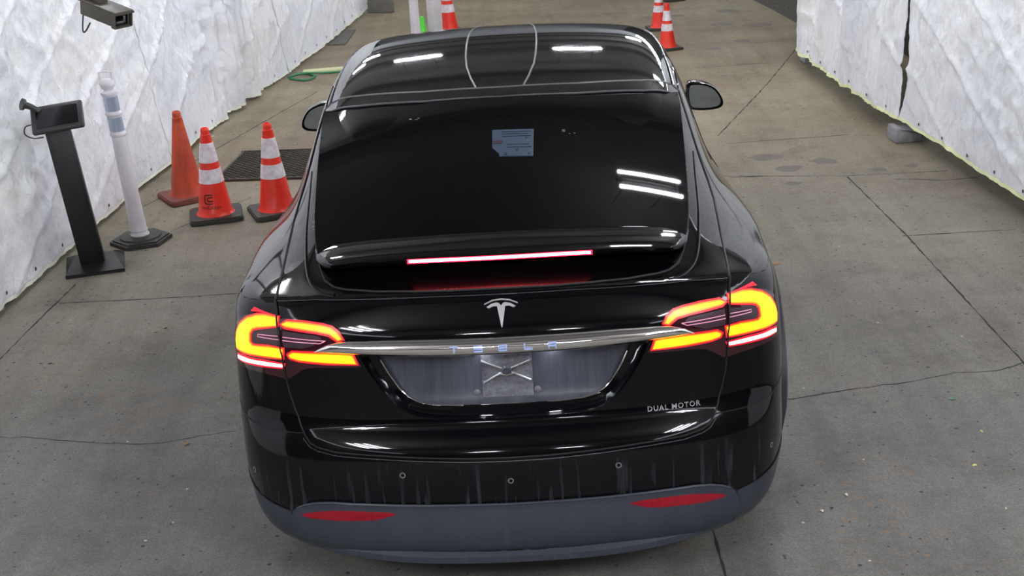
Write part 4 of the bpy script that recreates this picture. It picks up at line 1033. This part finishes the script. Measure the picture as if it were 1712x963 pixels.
def cone(x, y, rz, s, label, kind='band', tilt=(0,0), emblem=False, group='orange traffic cones', scol='orange'):
    t = empty('traffic_cone', (x,y,0), rz); t.scale = (s,s,s); tag(t, label, 'traffic cone', group)
    H = .65; z0 = .03; r0, r1 = .122, .028
    R = lambda z: r0+(r1-r0)*(z-z0)/(H-z0)
    pb = M['conebase'] if kind != 'old' else M['oldbase']; pc = M[scol] if kind != 'old' else M['oldorange']
    mb = MB(); a = .185
    poly = [(-a+.035,-a),(a-.035,-a),(a-.01,-a+.01),(a,-a+.035),(a,a-.035),(a-.01,a-.01),(a-.035,a),(-a+.035,a),(-a+.01,a-.01),(-a,a-.035),(-a,-a+.035),(-a+.01,-a+.01)]
    mb.prism(poly, .006, .028); mb.prism([(p*.95,q*.95) for p, q in poly], .028, .036)
    for i in range(4): 
        an = math.pi/4+i*math.pi/2; mb.lathe([(0,0),(.02,0),(.02,.008),(0,.008)], 10, (.19*math.cos(an),.19*math.sin(an),0))
    mb.build('cone_base', pb, t)
    prof = [(r0+.014,.034),(r0+.008,.042),(R(.06),.06)]+[(R(z),z) for z in (.15,.25,.35,.45,.55,.60)]
    prof += [(R(.60)+.001,.602),(R(.61)-.004,.608),(R(.63),.63),(R(H),H-.004),(R(H)-.004,H),(R(H)-.008,H),(R(H)-.008,H-.02),(0,H-.02)]
    MB().lathe(prof, 40).build('cone_body', pc, t)
    if kind == 'band':
        for b0, b1 in ((.265,.365),(.410,.548)):
            MB().lathe([(R(b0)-.001,b0),(R(b0)+.003,b0+.002),(R(b1)+.003,b1-.002),(R(b1)-.001,b1)], 40, cap=False).build('reflective_sleeve', M['sleeve'], t)
    if emblem:
        A0 = -1.62-rz
        def wrap(p): # p = (horizontal metres, height, layer)
            z = p[1]; r_ = R(z)+.0015; a = A0+p[0]/r_
            return Vector((r_*math.cos(a), r_*math.sin(a), z))
        def arcband(x0, x1, z0_, z1_, w_):
            # squared C ring open on the right
            L = [(x1,z1_),(x0+.012,z1_),(x0+.003,z1_-.005),(x0,z1_-.014),(x0,z0_+.014),(x0+.003,z0_+.005),(x0+.012,z0_),(x1,z0_)]
            mb = MB(); L = resample([Vector(p) for p in L], .006, False); vs = []
            for i, p in enumerate(L):
                tt = (L[min(i+1,len(L)-1)]-L[max(i-1,0)]).normalized(); n_ = Vector((-tt.y,tt.x))*w_
                vs += [tuple(wrap((p.x+n_.x,p.y+n_.y))), tuple(wrap((p.x-n_.x,p.y-n_.y)))]
            return mb.add(vs, [(2*i,2*i+1,2*i+3,2*i+2) for i in range(len(L)-1)])
        em = arcband(-.042,.018,.130,.190,.0045).build('emblem', M['ink'], t)
        arcband(-.022,.018,.147,.173,.0045).build('emblem_inner', M['ink'], em)
        text_mesh('conEdison', 'lettering', lambda q: wrap((-.078+.15*q[0], .090+.026*q[1])), M['ink'], t)
    return t
cone(-2.035,9.40,math.radians(12),.985,'orange cone with two white bands and a printed emblem, between two other cones',emblem=True)
cone(-1.61,9.42,math.radians(20),.99,'orange cone with two white bands, half hidden by the left rear of the SUV')
cone(-2.335,9.93,math.radians(30),1.0,'dirty plain orange cone without bands, beside the white tarp','old')
cone(-.535,16.02,.3,.9,'orange cone beyond the SUV roof, next to the white posts')
cone(1.75,14.32,.25,.72,'nearer banded cone ahead of the right roof edge of the SUV')
cone(1.80,15.45,.1,.72,'banded cone just behind the nearer one, right of the SUV roof')
cone(2.18,17.3,.2,.72,'farthest cone at the top of the picture, only its base showing')
g = empty('small_cone', (-.803,15.42,0)); tag(g, 'small bright green cone between the far white posts', 'cone')
MB().rbox((0,0,.01),(.16,.16,.02),.006).build('cone_base', M['green'], g)
MB().lathe([(.062,.02),(.055,.03),(.028,.27),(.022,.30),(.010,.305),(0,.305)], 24).build('cone_body', M['green'], g)

def delineator(x, y, label, s=1, tilt=0, top=True, r=.047):
    t = empty('delineator_post', (x,y,0)); tag(t, label, 'delineator post')
    n = 6; mb = MB()
    poly = [(.205*math.cos(math.radians(a+15)), .205*math.sin(math.radians(a+15))) for a in (0,60,120,180,240,300)]
    mb.prism(poly, 0, .024); mb.prism([(p*.9,q*.9) for p, q in poly], .024, .034); mb.lathe([(.14,.03),(.135,.045),(.07,.048),(0,.048)], 24)
    mb.build('rubber_base', M['conebase'], t)
    L = lambda p: (p[0]-tilt*p[2], p[1], p[2])
    prof = [(.062,.045),(.064,.055),(.058,.065),(.056,.08),(.060,.085),(.055,.095),(.053,.16),(.0535,.165),(.052,.17),(.050,.45),(.0465,.73),(.052,.735),(.054,.742),(.052,.752),(.047,.757)]
    prof += [(.046,.76),(.046,.865),(.052,.87),(.054,.878),(.052,.888),(.047,.893),(.0455,.897),(.0455,1.0),(.052,1.004),(.054,1.012),(.052,1.022),(.036,1.03),(.030,1.035),(.034,1.045),(.046,1.06),(.049,1.078),(.044,1.095),(.030,1.105),(.0,1.108)]
    po = MB().lathe(prof, 32, fn=L).build('post', M['whiteplastic'], t)
    for b0, b1 in ((.765,.860),(.900,.995)):
        MB().lathe([(.046,b0),(.0475,b0+.001),(.0475,b1-.001),(.046,b1)], 32, fn=L, cap=False).build('reflective_band', M['refl'], t)
    MB().tube([L((-.038,0,1.09)),L((-.04,0,1.15)),L((.0,0,1.155)),L((.04,0,1.15)),L((.038,0,1.09))], .006, 8).build('handle', M['whiteplastic'], t)
    return t
delineator(-2.46,8.95,'white delineator post with two silvery bands on a black rubber base, beside the kiosk', tilt=.055)
d = delineator(-.857,15.0,'far white post with raised rings, left of the small green cone')
t = empty('square_post', (-.673,15.66,0), math.radians(38)); tag(t, 'far white square post between the green cone and an orange cone', 'post')
MB().rbox((0,0,.55),(.125,.115,1.1),.006).build('post', M['whiteplastic'], t); MB().rbox((0,0,.02),(.17,.17,.04),.01).build('base_plate', M['conebase'], t)

# kiosk
K = empty('sensor_kiosk', (-2.66,8.50,0), math.radians(14)); tag(K, 'black kiosk with a tilted screen on a tall column, beside the left tarp', 'kiosk')
LN = lambda p: (p[0]-.085*p[2], p[1], p[2])
mb = MB(); mb.add([LN(p) for p in [(-.17,-.20,0),(.19,-.20,0),(.19,.16,0),(-.17,.16,0),(-.17,-.20,.022),(.19,-.20,.022),(.13,.10,.055),(-.11,.10,.055),(.19,.16,.03),(-.17,.16,.03)]],
 [(3,2,1,0),(4,5,6,7),(7,6,8,9),(0,1,5,4),(1,2,8,6,5),(2,3,9,8),(3,0,4,7,9)]); mb.build('foot_plate', M['blackmetal'], K)
mb = MB(); mb.rbox((0,.0,.47),(.150,.11,.90),.006); mb.rbox((0,-.052,.46),(.118,.014,.85),.003)
mb.v = [LN(p) for p in mb.v]; mb.build('column', M['blackmetal'], K)
Rk = Matrix.Rotation(math.radians(42),3,'X')@Matrix.Rotation(math.radians(-6),3,'Y')
hc = Vector(LN((.02,-.03,.985)))
hd = MB().rbox(hc, (.315,.20,.035), .015, Rk, seg=3).build('head', M['darkplastic'], K)
MB().rbox(hc+Rk@Vector((.0,0,.0185)), (.25,.142,.004), .0015, Rk).build('screen', M['screen'], hd)
MB().rbox(hc+Rk@Vector((0,.01,-.035)), (.20,.12,.05), .012, Rk).build('rear_box', M['darkplastic'], hd)
p0 = hc+Rk@Vector((-.10,.06,.01))
MB().tube([p0, p0+Vector((-.045,.0,.035)), p0+Vector((-.075,-.01,.052)), p0+Vector((-.08,-.012,.055)), p0+Vector((-.095,-.018,.062))], [.018,.019,.022,.034,.037], 18).build('horn', M['darkplastic'], hd)
q0 = hc+Rk@Vector((-.15,-.02,0))
MB().tube(smooth_line([q0, q0+Vector((-.045,0,-.01)), q0+Vector((-.055,0,-.055)), q0+Vector((-.01,0,-.085)), q0+Vector((.05,0,-.085))],5), .004, 6).build('cable', M['rubber'], hd)

# security camera under its bracket
V_ = empty('security_camera', (-2.30,8.35,1.62)); tag(V_, 'boxy outdoor camera housing hanging in front of the left tarp', 'camera')
Rc = Matrix.Rotation(math.radians(52),3,'Z')@Matrix.Rotation(math.radians(12),3,'X')
body = MB().rbox((0,0,0),(.115,.30,.085),.008,Rc).rbox(Rc@Vector((0,-.015,.049)),(.135,.34,.012),.004,Rc).build('housing', M['rust'], V_)
mb = MB()
for c_, d_ in (((0,-.165,.043),(.135,.05,.01)),((0,-.160,-.043),(.125,.03,.008)),((.062,-.160,0),(.008,.03,.085)),((-.062,-.160,0),(.008,.03,.085))): mb.box(Rc@Vector(c_), d_, Rc)
mb.build('hood', M['rust'], body)
MB().rbox(Rc@Vector((0,-.151,-.002)),(.100,.004,.068),.001,Rc).build('lens_window', M['screen'], body)
MB().rbox(Rc@Vector((-.012,-.1545,-.018)),(.05,.002,.014),.0005,Rc).rbox(Rc@Vector((.022,-.1545,-.002)),(.014,.002,.04),.0005,Rc).build('lens', M['metal'], body)
mb = MB(); mb.rbox(Rc@Vector((0,.06,.07)),(.07,.11,.04),.006,Rc); mb.tube([Rc@Vector((0,.06,.07)), (-.09,.10,.12), (-.10,.11,.45), (-.14,.1,1.86)], .022, 10); mb.rbox((-.09,.10,.10),(.09,.09,.10),.01)
mb.build('bracket', M['rust'], V_)
MB().tube(smooth_line([Rc@Vector((-.04,.14,-.02)), (-.15,.03,-.10), (-.12,-.02,-.10), (-.08,-.04,-.05)],6), .005, 6).build('cable', M['rubber'], V_)

# drain grate
t = empty('drain_grate', (-1.76,10.68,0), math.radians(-6)); tag(t, 'dark open mesh steel grate lying on the floor behind the cones', 'grate')
MB().box((0,0,.0015),(.82,.84,.003)).build('pit_shade', M['pit_shade'], t)  # flat black sheet, paints the shade below the mesh
mb = MB(); w_, h_ = .40,.41; n_ = 22
for s_ in (1,-1):
    for k in range(-n_, n_+1):
        c_ = k*.041*1.0
        # diagonal strand  y = s*1.0*x + c, clipped to the frame
        pts_ = []
        for x in (-w_, w_):
            y = s_*.9*x+c_*1.3; 
            pts_.append((x,y))
        (xa,ya),(xb,yb) = pts_
        def clip(xa,ya,xb,yb):
            for lim in (h_,-h_):
                sg = 1 if lim > 0 else -1
                if ya*sg > h_ and yb*sg > h_: return None
                if ya*sg > h_: tt = (lim-ya)/(yb-ya); xa, ya = xa+(xb-xa)*tt, lim
                if yb*sg > h_: tt = (lim-yb)/(ya-yb); xb, yb = xb+(xa-xb)*tt, lim
            return xa,ya,xb,yb
        r_ = clip(xa,ya,xb,yb)
        if r_ and (abs(r_[0]-r_[2]) > .01): mb.tube([(r_[0],r_[1],.010),(r_[2],r_[3],.010)], .0068, 4)
mb.rbox((0,h_,.01),(.84,.02,.02),.003).rbox((0,-h_,.01),(.84,.02,.02),.003).rbox((w_,0,.01),(.02,.84,.02),.003).rbox((-w_,0,.01),(.02,.84,.02),.003)
mb.build('mesh', M['grate'], t)
# mat, hose, strip, board
m_ = MB().prism([(-.10,-.44),(.10,-.46),(.14,.45),(-.06,.46)], .0, .012).build('floor_mat', M['mat']); m_.location = (-1.79,16.12,.0); tag(m_, 'thin dark rubber mat beside the far left tarp', 'mat')
hs = smooth_line([(-2.10,13.95,.012),(-1.92,13.82,.012),(-1.85,14.0,.012),(-2.0,14.16,.012),(-2.12,14.02,.012),(-1.98,14.06,.034),(-1.7,14.13,.012),(-1.2,14.2,.012),(-.6,14.25,.012)],8)
tag(MB().tube(hs, .011, 8).build('garden_hose', M['hosegreen']), 'green hose coiled at the foot of the left tarp', 'hose')
tag(MB().prism([(-2.0,14.20),(-.5,14.36),(-.5,14.46),(-2.0,14.33)], 0, .018).build('floor_strip', M['strip']), 'pale yellow strip across the floor beside the green hose', 'strip')
b_ = MB().rbox((0,0,.25),(.34,.03,.5),.004,Matrix.Rotation(math.radians(-8),3,'X')).build('wooden_board', M['board']); b_.location = (-1.42,17.75,.0); b_.rotation_euler = (0,0,-.25); tag(b_, 'weathered grey board standing at the far end of the left tarp', 'board')
# litter
def litter(x, y, s, m, name, label, cat):
    rnd = random.Random(int(x*100+y*1000)); k = 7
    vs = [(0,0,.006)]+[(s*rnd.uniform(.6,1.2)*math.cos(2*math.pi*i/k), s*.6*rnd.uniform(.6,1.2)*math.sin(2*math.pi*i/k), rnd.uniform(.001,.006)) for i in range(k)]
    vs += [(a_,b_2,c_-.001) for a_, b_2, c_ in vs]
    o = MB().add(vs, [(0,1+i,1+(i+1)%k) for i in range(k)]+[(k+1,k+2+(i+1)%k,k+2+i) for i in range(k)]+[(1+i,k+2+i,k+2+(i+1)%k,1+(i+1)%k) for i in range(k)]).build(name, m)
    o.location = (x,y,.001); o.rotation_euler = (0,0,rnd.random()*3); tag(o, label, cat); return o
litter(1.564,7.758,.035,M['leaf'],'dry_leaf','brown dry leaf on the floor to the right of the right haunch','leaf')
litter(1.887,5.177,.012,M['leafy'],'leaf_scrap','small yellow scrap on the floor at lower right','scrap')
litter(-1.547,5.84,.016,M['leaf'],'dry_leaf','small brown leaf at the right end of the left floor crack','leaf')
litter(-1.832,5.897,.009,M['leafp'],'paper_scrap','pale scrap on the left floor crack','scrap')
litter(1.18,4.885,.013,M['leafp'],'paper_scrap','pale scrap beside a dark pebble, right of the rear bumper','scrap')
litter(1.221,4.903,.012,M['grommet'],'pebble','dark pebble between two pale scraps, right of the rear bumper','pebble')
litter(1.304,5.0,.012,M['leafp'],'paper_scrap','pale scrap right of the dark pebble, farther from the bumper','scrap')
litter(1.993,5.813,.016,M['hosegreen'],'green_scrap','dark green scrap below the right floor crack','scrap')
litter(2.015,5.478,.009,M['leafy'],'leaf_scrap','tiny yellow scrap above the larger yellow one','scrap')
litter(1.889,4.816,.010,M['leafp'],'paper_scrap','pale scrap nearest the lower right corner','scrap')
litter(-2.477,11.766,.028,M['leafp'],'pebble','pale pebble on the floor by the left tarp hem','pebble')
